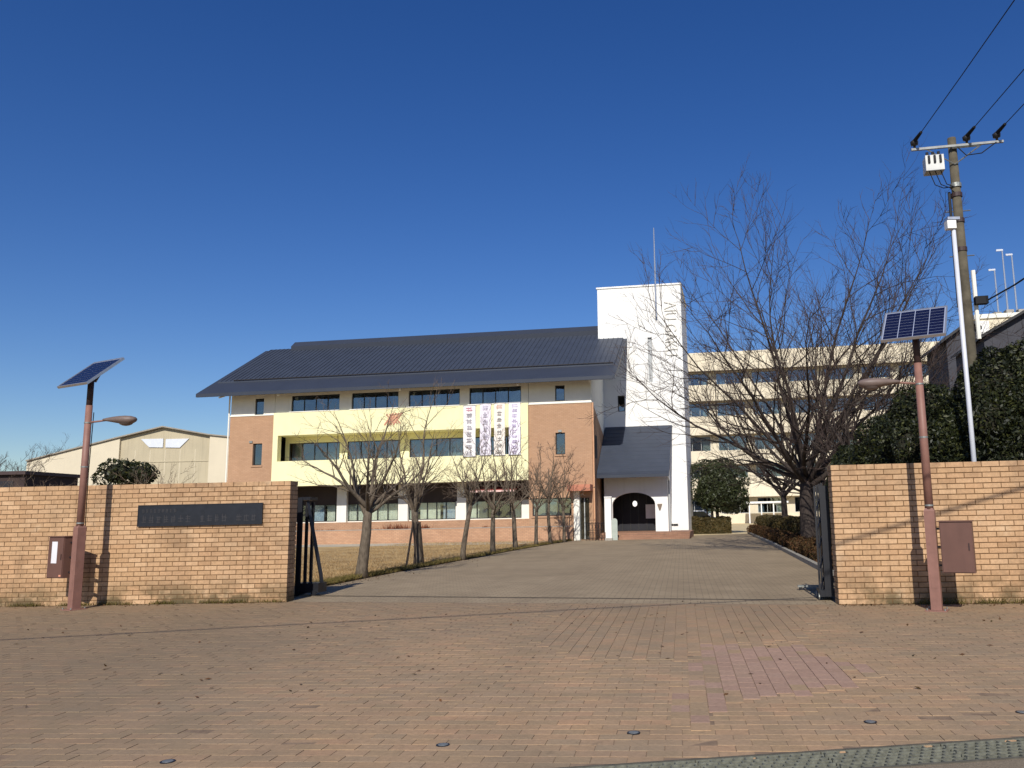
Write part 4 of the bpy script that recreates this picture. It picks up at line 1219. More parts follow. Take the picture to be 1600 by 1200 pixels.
MB().box(-.2, .2, -.2, .2, hz - .06, hz).build('cap', M_WHITE, wp_)
MB().box(-.2, .2, -.2, .2, -.02, .12).build('base', M_CONC, wp_)
bo = (F.px(957, 800, -.85)[0], -.85)
bl_ = thing('signboard', 'small rounded grey signboard leaning beside the white post at the arch', 'signboard', F.w(bo[0] + .08, bo[1] + .1), F.a)
pts = [(-.16, 0), (.16, 0), (.16, 1.0)] + [(.16 * math.cos(PI * k / 8), 1.0 + .16 * math.sin(PI * k / 8)) for k in range(1, 8)] + [(-.16, 1.0)]
MB().prism(pts, -.03, .02, 'y').build('board', plain('sign_grey_green', srgb(170, 178, 168), .7), bl_)
MB().box(-.13, .13, .021, .25, 0, .05).build('foot', M_DSTEEL, bl_)
# ------------------------------------------------------------------ gymnasium
GYF = Frame(at_depth(200, 800, 84), -0.02)
gp = lambda px, py: GYF.px(px, py)
gym = thing('gymnasium', 'low cream gymnasium with a shallow gable beyond the left wall', 'building', GYF.o, GYF.a)
out = [gp(42, 721), gp(183, 685), gp(255, 667.5), gp(327, 680), gp(362, 683.5)]
xl_, xr_ = out[0][0], out[-1][0]
def topz(x):
    for (a, za), (b, zb) in zip(out[:-1], out[1:]):
        if a <= x <= b: return za + (zb - za) * (x - a) / (b - a)
x1_, x2_ = gp(185, 720)[0], gp(326, 720)[0]
def gpan(xa, xb, mat, nm, y0, n):
    xs_ = sorted([xa, xb] + [o[0] for o in out if xa < o[0] < xb])
    poly = [(xa, -.1)] + [(x, topz(x) - .02) for x in xs_] + [(xb, -.1)]
    MB().prism(poly, y0, .6, 'y').build(nm, mat, gym)
for (xa, xb, mat, y0) in ((xl_, x1_, M_GYM, 0.0), (x1_ + .001, x2_, M_GYMG, .25), (x2_ + .001, xr_, M_GYM, 0.0)):
    gpan(xa, xb, mat, 'gable_panel', y0, 1)
MB().prism([(x, z) for x, z in out] + [(x, z + .13) for x, z in reversed(out)], -.2, 40, 'y').build('roof', plain('gym_roof', srgb(150, 142, 128), .6), gym)
MB().box(xl_ + .02, xr_ - .02, .6, 39, -.1, out[0][1] - .3).build('side_walls', M_GYM, gym)
for (a, b) in ((218, 253), (257, 293)):
    (xa, za), (xb, zb) = gp(a, 699), gp(b, 699)
    z1 = gp((a + b) / 2, 684)[1]
    poly = [(xa + (.9 if a == 218 else 0), za), (xb - (.9 if b == 293 else 0), zb), (xb, z1 - .1), (xa, z1 - .1)]
    w = MB().prism(poly, .15, .247, 'y').build('window', plain('frosted_pane', srgb(214, 218, 224), .4, .05), gym)
for px in (218, 255, 293):
    pass
MB().box(x1_ + .1, x2_ - .1, .20, .247, gp(250, 722)[1], gp(250, 720.5)[1]).build('joint_band', M_GYMG, gym)
for k in range(1, 6):
    x = x1_ + (x2_ - x1_) * k / 6
    MB().box(x - .03, x + .03, .235, .2485, 0, gp(250, 703)[1]).build('panel_joint', M_GYM, gym)
# low dark shed at the far left
SH = Frame(at_depth(20, 800, 60), 0)
shd = thing('dark_shed', 'low dark flat-topped shed behind the far left end of the brick wall', 'shed', SH.o, 0)
(xa, za), (xb, zb) = SH.px(-40, 736), SH.px(40, 736)
MB().box(xa, xb, 0, 6, -.1, zb - .25).build('wall', plain('shed_brown', srgb(58, 46, 44), .9), shd)
MB().box(xa - .2, xb + .2, -.3, 6.3, zb - .25, zb).build('roof', plain('shed_roof', srgb(70, 56, 54), .7), shd)
MB().box(xa + .8, xb - .8, -.03, -.002, .6, zb - .7).build('window', M_DARKW, shd)

# ------------------------------------------------------------------ long cream classroom block on the right
RB = Frame(at_depth(1075, 800, 92), FAC.a)
blk = thing('classroom_block', 'long cream five-storey classroom block behind the bare trees on the right', 'building', RB.o, RB.a)
bx0 = RB.px(1060, 700)[0]; bx1 = bx0 + 36
ztop = RB.px(1078, 552)[1]
bands = [(580, 602), (627, 651), (680, 705), (727, 748), (778, 804)]
lev = [(RB.px(1090, b)[1], RB.px(1090, a)[1]) for a, b in bands]
zprev = ztop
holes = []
for i, (z0, z1) in enumerate(lev):
    MB().box(bx0, bx1, 0.0, .3, z1, zprev).build('parapet_band', M_OLDCREAM, blk)
    zprev = z0
MB().box(bx0, bx1, 0.0, .3, -.1, zprev).build('base_band', M_OLDCREAM, blk)
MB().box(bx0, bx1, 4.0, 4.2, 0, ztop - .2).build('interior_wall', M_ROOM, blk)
MB().box(bx0, bx1, .3, 9, ztop - .5, ztop - .1).build('flat_roof', M_CONC, blk)
MB().box(bx0, bx0 + .3, .3, 9, 0, ztop - .02).build('end_wall', M_OLDCREAM, blk)
MB().box(bx1 - .3, bx1, .3, 9, 0, ztop - .02).build('end_wall', M_OLDCREAM, blk)
rr = random.Random(9)
for i, (z0, z1) in enumerate(lev):
    MB().box(bx0 + .3, bx1 - .3, .3, 4.0, z0 - .25, z0 - .1).build('floor_slab', M_ROOM, blk)
    zc_ = z1
    nb = 9
    wbay = (bx1 - bx0) / nb
    hs = []
    for k in range(nb):
        hs.append((bx0 + k * wbay + .45, bx0 + (k + 1) * wbay - .45, z0 + .05, z1 - .1))
    wall_holes(MB(), bx0, bx1, z0 - .1, z1 + .1, 1.2, 1.4, hs).build('balcony_wall', M_OLDCREAM, blk)
    for k, h in enumerate(hs):
        cur = []
        if rr.random() < .6: cur.append((.02, rr.uniform(.2, .5), M_CURTG))
        if rr.random() < .5: cur.append((rr.uniform(.6, .8), .98, M_CURT))
        window(blk, h[0], h[1], h[2], h[3], 1.25, 3, frame=M_FRAMEW, curtains=cur or None)
# white canopy in front of its ground floor
(cx0, cz), (cx1, cz2) = RB.px(1166, 785.5, -3), RB.px(1232, 785, -3)
can = thing('white_canopy', 'thin white canopy on posts before the ground floor of the classroom block', 'canopy', RB.w(cx0, -3), RB.a)
MB().box(0, cx1 - cx0, 0, 2.2, cz - .1, cz + .1).build('roof', M_WHITE, can)
for k in range(4):
    x = .3 + (cx1 - cx0 - .6) * k / 3
    MB().box(x - .06, x + .06, .1, .22, 0, cz - .101).build('post', M_WHITE, can)

# ------------------------------------------------------------------ parked white car, mostly hidden behind the tower and the round tree
cp0 = at_depth(1086, 806, 60)
car = thing('parked_car', 'white parked car between the tower and the round evergreen', 'car', (cp0.x - .5, cp0.y, -.02), 0.25)
M_CARW = plain('white_car_paint', srgb(228, 230, 232), .25, .02, spec=.6)
M_CARG = plain('car_glass', srgb(22, 26, 30), .08, .1, spec=.7)
prof = [(-2.0, .35), (-2.02, .75), (-1.9, .92), (-1.1, 1.02), (-.45, 1.48), (.95, 1.5), (1.6, 1.05), (1.95, .95), (2.0, .4)]
MB().prism(prof, -.82, .82, 'y').build('body', M_CARW, car)
cab = [(-.95, 1.03), (-.42, 1.42), (.88, 1.43), (1.42, 1.03)]
for s in (-1, 1): MB().prism(cab, s * .822, s * .828, 'y').build('side_window', M_CARG, car)
MB().add([(-1.06, -.7, 1.045), (-1.06, .7, 1.045), (-.49, .64, 1.47), (-.49, -.64, 1.47)], [(0, 1, 2, 3)]).build('windscreen', M_CARG, car)
for x in (-1.25, 1.25):
    for s in (-1, 1):
        w = MB().tube([(x, s * .70, .31), (x, s * .85, .31)], .31, 18).build('wheel', M_BLACK, car)
        MB().tube([(x, s * .851, .31), (x, s * .856, .31)], .19, 12).build('rim', M_STEEL, w)

# ------------------------------------------------------------------ houses behind the right wall
M_DGREY = plain('dark_grey_siding', srgb(66, 66, 72), .8, .12, 1.5, streak=.2)
HS = Frame(at_depth(1560, 800, 30), -.15)
h1 = thing('grey_house', 'dark grey house wall with a sloping eave at the far right edge', 'house', HS.o, HS.a)
a, b, c_ = HS.px(1537, 527), HS.px(1600, 489), HS.px(1660, 455)
MB().prism([(a[0], -.1), (a[0], a[1]), (b[0], b[1]), (c_[0], c_[1]), (c_[0], -.1)], 0, 4, 'y').build('wall', M_DGREY, h1)
for k in range(6):
    x = a[0] + .3 + k * .55
    zz = a[1] + (b[1] - a[1]) * (x - a[0]) / (b[0] - a[0])
    MB().box(x - .012, x + .012, -.02, -.002, 0, zz - .1).build('siding_batten', M_DGREY, h1)
MB().prism([(a[0] - .15, a[1] - .06), (c_[0], c_[1] + .02), (c_[0], c_[1] + .12), (a[0] - .15, a[1] + .05)], -.3, 4.2, 'y').build('roof', M_FRAMED, h1)
HS2 = Frame(at_depth(1495, 800, 38), -.15)
h2 = thing('grey_house', 'smaller dark grey gable seen between the silver pole and the utility pole', 'house', HS2.o, HS2.a)
a, b, c_ = HS2.px(1478, 531), HS2.px(1514, 505), HS2.px(1524, 512)
MB().prism([(a[0], -.1), (a[0], a[1]), (b[0], b[1]), (c_[0], c_[1]), (c_[0], -.1)], 0, 4, 'y').build('wall', M_DGREY, h2)
MB().prism([(a[0] - .3, a[1] - .2), (b[0], b[1] + .02), (c_[0] + .2, c_[1] - .14), (c_[0] + .2, c_[1]), (b[0], b[1] + .15), (a[0] - .3, a[1] - .06)], -.3, 4.2, 'y').build('roof', M_FRAMED, h2)
HS3 = Frame(at_depth(1560, 800, 55), -.15)
h3 = thing('cream_rooftop_building', 'cream flat-roofed building with aerials above the grey house', 'building', HS3.o, HS3.a)
(xa, z1), (xb, _) = HS3.px(1524, 492), HS3.px(1640, 480)
MB().box(xa, xb, 0, 8, -.1, z1 - .3).build('wall', M_OLDCREAM, h3)
MB().box(xa - .1, xb + .1, -.12, 8.1, z1 - .3, z1).build('parapet', M_CREAM, h3)
MB().box(xa + .15, xa + .75, -.25, -.125, 0, z1 - .5).build('pilaster', M_WHITE, h3)
r5 = random.Random(21)
for k in range(5):
    x = xa + 1.3 + k * .8
    MB().box(x, x + .5, .3, .9, z1, z1 + r5.uniform(.15, .4)).build('roof_unit', M_CONC, h3)
for px, py in ((1557, 417), (1569, 386), (1584, 393)):
    x, zt_ = HS3.px(px, py, 1.0)
    MB().tube([(x, 1.5, z1 - .05), (x, 1.5, zt_)], [.07, .05], 8).build('aerial_pole', M_ALU, h3)
    MB().box(x - .4, x + .05, 1.45, 1.55, zt_ - .12, zt_).build('aerial_head', M_ALU, h3)

# ------------------------------------------------------------------ utility pole
M_POLE = plain('weathered_concrete_pole', srgb(90, 83, 68), .9, .3, 5.0, bump=.4, bscale=30, streak=.6)
UY = 19.0
ub = at_depth(1530, 700, UY)
UT = at_depth(1498, 216, UY).z
up_ = thing('utility_pole', 'weathered concrete utility pole with crossarm and white switch box at the right', 'utility pole', (ub.x, ub.y, 0), -0.18)
zu = lambda py, px=1510: at_depth(px, py, UY).z
MB().tube([(0, 0, 0), (0, 0, UT * .6), (0, 0, UT)], [.15, .122, .098], 18).build('pole', M_POLE, up_, smooth=True)
zarm = zu(232)
MB().box(-.98, 1.12, -.19, -.13, zarm - .028, zarm + .028).build('crossarm', plain('galvanised_arm', srgb(150, 152, 150), .6, .2, 9.0, streak=.3), up_)
for x in (-.62, .62):
    MB().bar((x, -.16, zarm - .03), (0.0, -.12, zarm - .45), .022).build('arm_strut', M_STEEL, up_)
MB().bar((-.05, -.16, zarm - .05), (.55, -.16, zarm - .05), .03).build('arm_brace', M_STEEL, up_)
for z in (zu(290), zu(305), zu(345), zu(390)):
    MB().tube([(0, 0, z - .05), (0, 0, z + .05)], .132, 16).build('band', M_STEEL if z > zu(300) else M_BROWND, up_)
ins = []
for x in (-.90, .30, .98):
    i_ = MB().tube([(x, -.16, zarm + .04), (x, -.16, zarm + .10), (x, -.16, zarm + .12), (x, -.16, zarm + .2), (x, -.16, zarm + .24)], [.03, .03, .085, .095, .045], 12)
    i_.build('insulator', M_FRAMED, up_, smooth=True)
    q = MB().tube([(x, -.20, zarm + .2), (x + .10, -.55, zarm + .26)], [.05, .035], 8); q.build('strain_insulator', M_BLACK, up_)
    ins.append(Vector((x + .10, -.55, zarm + .26)))
zb_ = zu(258)
sb = MB().box(-.72, -.30, -.38, -.02, zb_ - .22, zb_ + .16).build('switch_box', plain('switch_white', srgb(206, 206, 200), .5, .1, 6.0, streak=.4), up_)
MB().box(-.72, -.30, -.381, -.36, zb_ - .24, zb_ - .221).build('box_base', M_FRAMED, sb)
for x in (-.64, -.51, -.38):
    MB().tube([(x, -.2, zb_ + .16), (x, -.22, zb_ + .30)], .035, 8).build('bushing', M_FRAMED, sb)
    MB().tube([(x, -.39, zb_ + .14), (x, -.40, zb_ - .04)], .028, 8).build('fuse_tube', M_FRAMED, sb)
    MB().tube([(x, -.3, zb_ - .22), (x + .12, -.25, zb_ - .55), (x + .32, -.18, zb_ - .62), (-.1, -.12, zb_ - .58)], .012, 5).build('lead_wire', M_BLACK, up_)
MB().tube([(.05, -.16, zarm), (.25, -.2, zarm - .28), (.6, -.2, zarm - .26), (.95, -.2, zarm - .02)], .014, 5).build('jumper_wire', M_BLACK, up_)
MB().tube([(-.185, -.03, zu(480)), (-.17, -.03, zu(300))], .035, 8).build('conduit', M_FRAMED, up_)
zl = zu(473, 1530)
MB().tube([(.19, -.1, zl - .9), (.19, -.1, zl + .75)], .05, 8).build('pvc_riser', M_CREAM, up_)
MB().box(.14, .42, -.30, -.12, zl - .10, zl + .08).build('cable_closure', M_BLACK, up_)
for zz in (zu(400), zu(330)):
    MB().bar((-.28, 0, zz), (.28, 0, zz), .02).build('step_bolt', M_STEEL, up_)
c_, s_ = math.cos(-0.18), math.sin(-0.18)
labs = ['overhead wire from the left insulator of the utility pole', 'overhead wire from the middle insulator of the utility pole', 'overhead wire from the right insulator of the utility pole']
for p, lab in zip(ins, labs):
    w0 = Vector((ub.x + p.x * c_ - p.y * s_, ub.y + p.x * s_ + p.y * c_, p.z))
    d = Vector((-0.10, -1, 0))
    d = Vector((0.085 * -1, -1, 0)).normalized()
    pts = []
    for k in range(13):
        tt = k / 12; L = 34.0
        pts.append(w0 + d * (L * tt) + Vector((0, 0, -4 * .45 * tt * (1 - tt))))
    tag(MB().tube(pts, .0105, 5).build('overhead_wire', M_BLACK), lab, 'wire', 'wires from the utility pole')
w0 = Vector((ub.x + .4, ub.y - .25, zl))
p2 = at_depth(1640, 405, 14)
tag(MB().tube([w0, w0.lerp(p2, .5) + Vector((0, 0, -.05)), p2 + (p2 - w0) * 2], .018, 6).build('service_cable', M_BLACK), 'thick dark service cable leaving the black closure on the utility pole', 'cable')
# a communication cable along the street, over the viewer: its shadow crosses the paving
sdir = Vector((math.sin(SUN_AZ), math.cos(SUN_AZ), 0))
for (pa, pb, H, lab) in (((0, 1000), (1250, 934), 6.4, 'overhead cable along the street whose shadow crosses the paving'),):
    A, B = on_z(*pa), on_z(*pb)
    A = A - sdir * (H / math.tan(SUN_EL)); B = B - sdir * (H / math.tan(SUN_EL)); A.z = B.z = H
    d = (B - A).normalized()
    tag(MB().tube([A - d * 16, A, B, B + d * 14], .022, 8).build('street_cable', M_BLACK), lab, 'cable')

# slim silver pole
SPY = 14.4
sb_ = at_depth(1524, 745, SPY)
sp_top = at_depth(1486, 345, SPY).z
sp = thing('silver_pole', 'slim silver pole with a small cap box rising behind the right brick wall', 'pole', (sb_.x, sb_.y, 0), 0)
MB().tube([(0, 0, 0), (0, 0, sp_top)], [.045, .038], 14).build('shaft', plain('silver_paint', srgb(206, 208, 214), .4, .05, spec=.5), sp, smooth=True)
MB().box(-.13, .03, -.07, .07, sp_top - .16, sp_top - .01).build('sensor_box', M_WHITE, sp)
MB().box(-.12, .10, -.08, .08, sp_top + .0, sp_top + .05).build('cap', M_ALU, sp)

# ------------------------------------------------------------------ plants
def bark(name, c0, c1):
    t = NT(name)
    v = t.coord('Object', (6, 6, 2))
    n = t.noise(v, 3.0, 6.0, .65)
    c = t.ramp(n, [(.3, c0), (.7, c1)])
    t.bump(t.noise(v, 9.0, 4.0), .6, .02)
    return t.done(c, .9, 0, .2)
M_BARK = bark('grey_bark', srgb(76, 66, 56), srgb(122, 110, 94))
M_BARKD = bark('dark_cherry_bark', srgb(46, 40, 37), srgb(80, 70, 64))
M_TWIG = plain('twigs', srgb(104, 88, 74), .9, .2, 3.0)
M_TWIGD = plain('cherry_twigs', srgb(66, 52, 46), .9, .2, 3.0)
M_STAKE = plain('dark_stake', srgb(54, 44, 36), .9, .2, 6.0)
def leafmat(name, cols, rough=.5, spec=.4, trans=.15):
    t = NT(name)
    r = t.new('ShaderNodeNewGeometry').outputs['Random Per Island']
    c = t.ramp(r, [(i / max(1, len(cols) - 1), c) for i, c in enumerate(cols)])
    n = t.noise(t.new('ShaderNodeNewGeometry').outputs['Position'], 1.1, 3.0)
    c = t.hv(c, .5, 1.0, t.mapr(n, .3, .7, .75, 1.25))
    t.b.inputs['Subsurface Weight'].default_value = 0.0
    t.done(c, rough, 0, spec)
    tr = t.new('ShaderNodeBsdfTranslucent'); t.ln(c, tr.inputs[0])
    mx = t.new('ShaderNodeMixShader'); mx.inputs[0].default_value = trans
    t.ln(t.b.outputs[0], mx.inputs[1]); t.ln(tr.outputs[0], mx.inputs[2]); t.ln(mx.outputs[0], t.out.inputs[0])
    return t.m
M_LEAF = leafmat('evergreen_leaf', [srgb(26, 32, 17), srgb(32, 38, 18), srgb(42, 47, 21), srgb(24, 29, 16), srgb(70, 72, 34), srgb(30, 36, 18), srgb(27, 32, 17)], .5, .28, .05)
M_LEAFR = leafmat('clipped_tree_leaf', [srgb(50, 57, 31), srgb(58, 65, 36), srgb(44, 50, 29), srgb(72, 78, 43)], .5, .4)
M_HEDGE = leafmat('hedge_leaf', [srgb(72, 66, 36), srgb(88, 76, 42), srgb(100, 80, 46), srgb(62, 60, 34), srgb(80, 70, 38)], .6, .3)
M_AZALEA = leafmat('azalea_leaf', [srgb(78, 54, 34), srgb(96, 66, 42), srgb(70, 62, 34), srgb(110, 76, 48), srgb(60, 50, 30)], .65, .25)
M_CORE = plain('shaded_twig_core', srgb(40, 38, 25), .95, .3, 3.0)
M_DRYG = leafmat('dry_grass', [srgb(176, 148, 104), srgb(160, 131, 90), srgb(194, 168, 124), srgb(142, 116, 78)], .8, .1, .25)
M_WEED = leafmat('dry_weed', [srgb(120, 104, 60), srgb(96, 92, 48), srgb(140, 118, 74)], .8, .1, .2)

def polyline(p, d, L, n, r, jit, up):
    pts = [p.copy()]
    d = d.normalized()
    for i in range(n):
        d = (d + Vector((r.gauss(0, jit), r.gauss(0, jit), r.gauss(0, jit) + up))).normalized()
        p = p + d * (L / n)
        pts.append(p.copy())
    return pts, d

def side_dir(d, ang, az):
    u = d.orthogonal().normalized(); w = d.cross(u)
    s = u * math.cos(az) + w * math.sin(az)
    return (d * math.cos(ang) + s * math.sin(ang)).normalized()

def bare_tree(name, label, base, H, seed, trunk_h, trunk_r, n_limb, spread, n_side, n_twig, n_sub, mb_, mt, group, lean=(0, 0), stems=1, droop=0.0, tw=1.0, cat='tree', limbs=None, dome=None, maxang=1.35):
    r = random.Random(seed)
    th = thing(name, label, cat, base, 0, group)
    T, B, W = MB(), MB(), MB()
    R0 = trunk_r
    tops = []
    for s in range(stems):
        d0 = Vector((lean[0] + (r.gauss(0, .16) if stems > 1 else 0), lean[1] + (r.gauss(0, .16) if stems > 1 else 0), 1))
        off = Vector(((r.uniform(-.25, .25), r.uniform(-.2, .2), 0))) if stems > 1 else Vector((0, 0, 0))
        pts, d = polyline(off + Vector((0, 0, -.05)), d0, trunk_h * r.uniform(.9, 1.15), 6, r, .05, .03)
        rad = [R0 * 1.35, R0 * 1.08] + [R0 * (1 - .05 * k) for k in range(5)]
        T.tube(pts, rad, 10, True)
        tops.append((pts, d))
    twigs = []
    def twig(p, d, L, rad, depth):
        pts, dd = polyline(p, d, L, 4, r, .13, .06)
        W.tube(pts, [rad, rad * .85, rad * .7, rad * .5, rad * .25], 3, False)
        if depth > 0:
            for k in range(r.randint(max(1, n_sub - 1), n_sub + 1)):
                q = r.uniform(.2, .95); i = min(3, int(q * 4))
                pp = pts[i].lerp(pts[i + 1], q * 4 - i)
                twig(pp, side_dir(dd, r.uniform(.35, .8), r.uniform(0, 2 * PI)), L * r.uniform(.35, .6), rad * .6, depth - 1)
    for s, (pts, d) in enumerate(tops):
        nl = n_limb
        for k in range(nl):
            az = 2 * PI * (k + r.uniform(-.25, .25)) / nl + s
            ang = spread * r.uniform(.45, 1.1) if k else spread * .15
            dd = side_dir(d, ang, az)
            dd.z = max(dd.z, .12)
            Lm = (H - trunk_h) * r.uniform(.72, 1.0) / max(.62, dd.z ** .5)
            Lm = min(Lm, (H - trunk_h) * 1.0)
            if dome:
                ang = maxang * math.sqrt((k + .5) / nl) * r.uniform(.88, 1.08)
                az = k * 2.39996 + s + r.uniform(-.2, .2)
                dd = side_dir(Vector((0, 0, 1)), ang, az)
                Lm = r.uniform(.88, 1.1) / math.sqrt((math.sin(ang) / dome[0]) ** 2 + (math.cos(ang) / dome[1]) ** 2)
            st = pts[-1] if (k % 2 == 0 or trunk_h < 1) else pts[-2].lerp(pts[-1], r.random())
            n = 9
            lp, ld = polyline(st, dd, Lm, n, r, .09, .055 - droop)
            lr = R0 * .52 * math.sqrt(9 / max(9, nl)) * r.uniform(.75, 1.1)
            B.tube(lp, [lr * (1 - .93 * (i / n) ** .8) for i in range(n + 1)], 7, False)
            for q in range(n_side):
                f = .14 + .84 * (q + r.random()) / n_side
                i = min(n - 1, int(f * n)); pp = lp[i].lerp(lp[i + 1], f * n - i)
                tdir = (lp[i + 1] - lp[i]).normalized()
                sd_ = side_dir(tdir, r.uniform(.5, .95), r.uniform(0, 2 * PI))
                if sd_.z < -.15: sd_.z *= -.4
                Ls = Lm * (.46 - .26 * f) * r.uniform(.75, 1.25)
                ns = 5
                sp_, sdd = polyline(pp, sd_, Ls, ns, r, .12, .05 - droop)
                sr = max(.006 * tw, lr * (1 - .85 * f) * .5)
                B.tube(sp_, [sr * (1 - .8 * i / ns) for i in range(ns + 1)], 5, False)
                for t_ in range(n_twig):
                    g = .15 + .85 * (t_ + r.random()) / n_twig
                    i = min(ns - 1, int(g * ns)); p3 = sp_[i].lerp(sp_[i + 1], g * ns - i)
                    td = (sp_[i + 1] - sp_[i]).normalized()
                    twig(p3, side_dir(td, r.uniform(.35, .85), r.uniform(0, 2 * PI)), Ls * r.uniform(.28, .55), .0048 * tw * r.uniform(.8, 1.3), 1)
                twig(sp_[-1], sdd, Ls * .3, .005 * tw, 1)
    T.build('trunk', mb_, th, smooth=True)
    cr_ = B.build('crown', mb_, th, smooth=True)
    tag(W.build('twigs', mt, cr_), kind='stuff')
    return th

row = [(565, 903, 636, 1.75, .13, 'nearest bare tree of the row, behind the left gate leaf', 6, 1.05),
       (653, 884, 585, 1.75, .12, 'tall bare tree propped by dark stakes, second in the row', 5, .62),
       (723, 875, 655, 1.9, .085, 'third bare tree of the row along the driveway', 5, .6),
       (770, 865, 640, 1.9, .10, 'fourth bare tree of the row, in front of the banners', 5, .6),
       (806, 858, 650, 2.0, .10, 'fifth bare tree of the row, right of the banners', 5, .6),
       (838, 853, 672, 2.0, .085, 'sixth bare tree of the row, before the right brick block', 5, .55),
       (860, 850, 684, 2.0, .085, 'seventh bare tree of the row, before the right brick block', 5, .55),
       (882, 847, 690, 2.0, .085, 'last bare tree of the row, nearest the iron railing', 5, .6)]
for i, (px, py, pt, thh, tr_, lab, nl, spd) in enumerate(row):
    b = on_z(px, py)
    H = at_depth(px, pt, b.y).z * 1.05
    bare_tree('bare_tree', lab, (b.x, b.y, 0), H, 40 + i, thh, tr_, (9, 8, 8, 8, 8, 8, 8, 8)[i], spd, 8 if i < 2 else 7, 5, 2, M_BARK, M_TWIG, 'bare trees along the driveway', tw=1.0 + .14 * i,
              dome=((2.35, H - thh), (1.5, H - thh), (1.1, H - thh), (1.35, H - thh), (1.35, H - thh), (1.25, H - thh), (1.25, H - thh), (1.35, H - thh))[i], maxang=(1.15, .85, .9, .95, .95, .95, .95, 1.0)[i])
# stakes at the second tree
b = on_z(653, 884)
for k, (px0, py0, dx) in enumerate(((634, 888, .22), (647, 886, .06), (662, 884, -.12))):
    g0 = on_z(px0, py0)
    tag(MB().tube([(g0.x, g0.y, -.05), (b.x - (.14 - .1 * k), b.y - .1, 1.32)], .032, 8).build('tree_stake', M_STAKE),
        ['left dark wooden stake propping the second bare tree', 'middle dark wooden stake propping the second bare tree', 'right dark wooden stake propping the second bare tree'][k], 'stake', 'stakes of the second bare tree')
# big cherry trees on the right
def big(px, py, Y, ptop, seed, lab, **kw):
    p = at_depth(px, py, Y); H = at_depth(px, ptop, Y).z
    return bare_tree('cherry_tree', lab, (p.x, p.y, 0), H, seed, kw.pop('trunk_h', 2.2), kw.pop('trunk_r', .2), kw.pop('n_limb', 7), kw.pop('spread', .75), kw.pop('n_side', 10), kw.pop('n_twig', 6), kw.pop('n_sub', 3), M_BARKD, M_TWIGD, 'bare cherry trees in the right bed', **kw)
big(1263, 815, 28.5, 300, 71, 'largest bare cherry tree, spreading before the classroom block', n_limb=20, spread=.92, n_side=13, n_twig=7, trunk_r=.27, trunk_h=2.6, tw=1.7, dome=(7.6, 9.8))
big(1292, 815, 34, 390, 72, 'bare cherry tree just right of the largest, near the right gate leaf', n_limb=10, spread=.8, tw=1.7, dome=(4.6, 8.2), trunk_h=2.4)
big(1365, 790, 25, 370, 73, 'bare cherry tree behind the lamp head of the right solar lamp', n_limb=11, spread=.75, trunk_r=.15, trunk_h=2.2, tw=1.4, dome=(3.4, 7.0), n_side=9)
big(1228, 815, 41, 470, 74, 'smaller bare cherry tree left of the largest, nearest the round evergreen', n_limb=9, spread=.8, trunk_r=.16, n_side=8, n_twig=5, tw=1.5, dome=(4.2, 6.5))
# faint bare trees beyond the gymnasium
for i, (px, Y, pt, lab) in enumerate(((2, 75, 690, 'hazy bare tree above the dark shed at the far left'), (88, 130, 688, 'hazy bare tree showing above the left roof slope of the gymnasium'))):
    p = at_depth(px, 800, Y)
    bare_tree('bare_tree', lab, (p.x, p.y, 0), at_depth(px, pt, Y).z, 90 + i, 2.5, .2, 7, .8, 9, 6, 2, M_BARKD, M_TWIGD, 'far bare trees', tw=3.0)

def leaves(P, Nn, size, r, tilt=.9):
    """one small folded leaf (two triangles share a rib) for each point"""
    n = len(P)
    d = Nn + r.normal(0, tilt, (n, 3)); d /= np.linalg.norm(d, axis=1)[:, None] + 1e-9
    a = r.normal(0, 1, (n, 3)); u = np.cross(d, a); u /= np.linalg.norm(u, axis=1)[:, None] + 1e-9
    w = np.cross(d, u)
    s = size * r.uniform(.6, 1.35, (n, 1))
    tip = P + u * s; tail = P - u * s
    l = P + w * s * .42 + d * s * .12; rr_ = P - w * s * .42 + d * s * .12
    return np.stack([tail, rr_, tip, l], 1).reshape(-1, 3)

def blob(n, r, lumps=5, amp=.16):
    v = r.normal(0, 1, (n, 3)); v /= np.linalg.norm(v, axis=1)[:, None]
    f = np.ones(n)
    for k in range(lumps):
        c = r.normal(0, 1, 3); c /= np.linalg.norm(c)
        f += amp * np.exp(-((1 - v @ c) / .25)) * r.choice([-1, 1], p=[.35, .65])
    fr = r.normal(0, 1, (6, 3)) * 5
    for k in range(6): f += .035 * np.sin(v @ fr[k] + k)
    return v, f

def core(mb, c, rad, seed, k=.82):
    r = random.Random(seed); n, m = 10, 14
    b0 = len(mb.v)
    for i in range(n + 1):
        a = -PI / 2 + PI * i / n
        for j in range(m):
            q = k * r.uniform(.92, 1.05)
            mb.v.append((c[0] + rad[0] * q * math.cos(a) * math.cos(2 * PI * j / m), c[1] + rad[1] * q * math.cos(a) * math.sin(2 * PI * j / m), c[2] + rad[2] * q * math.sin(a)))
    for i in range(n):
        for j in range(m):
            mb.f.append((b0 + i * m + j, b0 + i * m + (j + 1) % m, b0 + (i + 1) * m + (j + 1) % m, b0 + (i + 1) * m + j)); mb.mi.append(0)

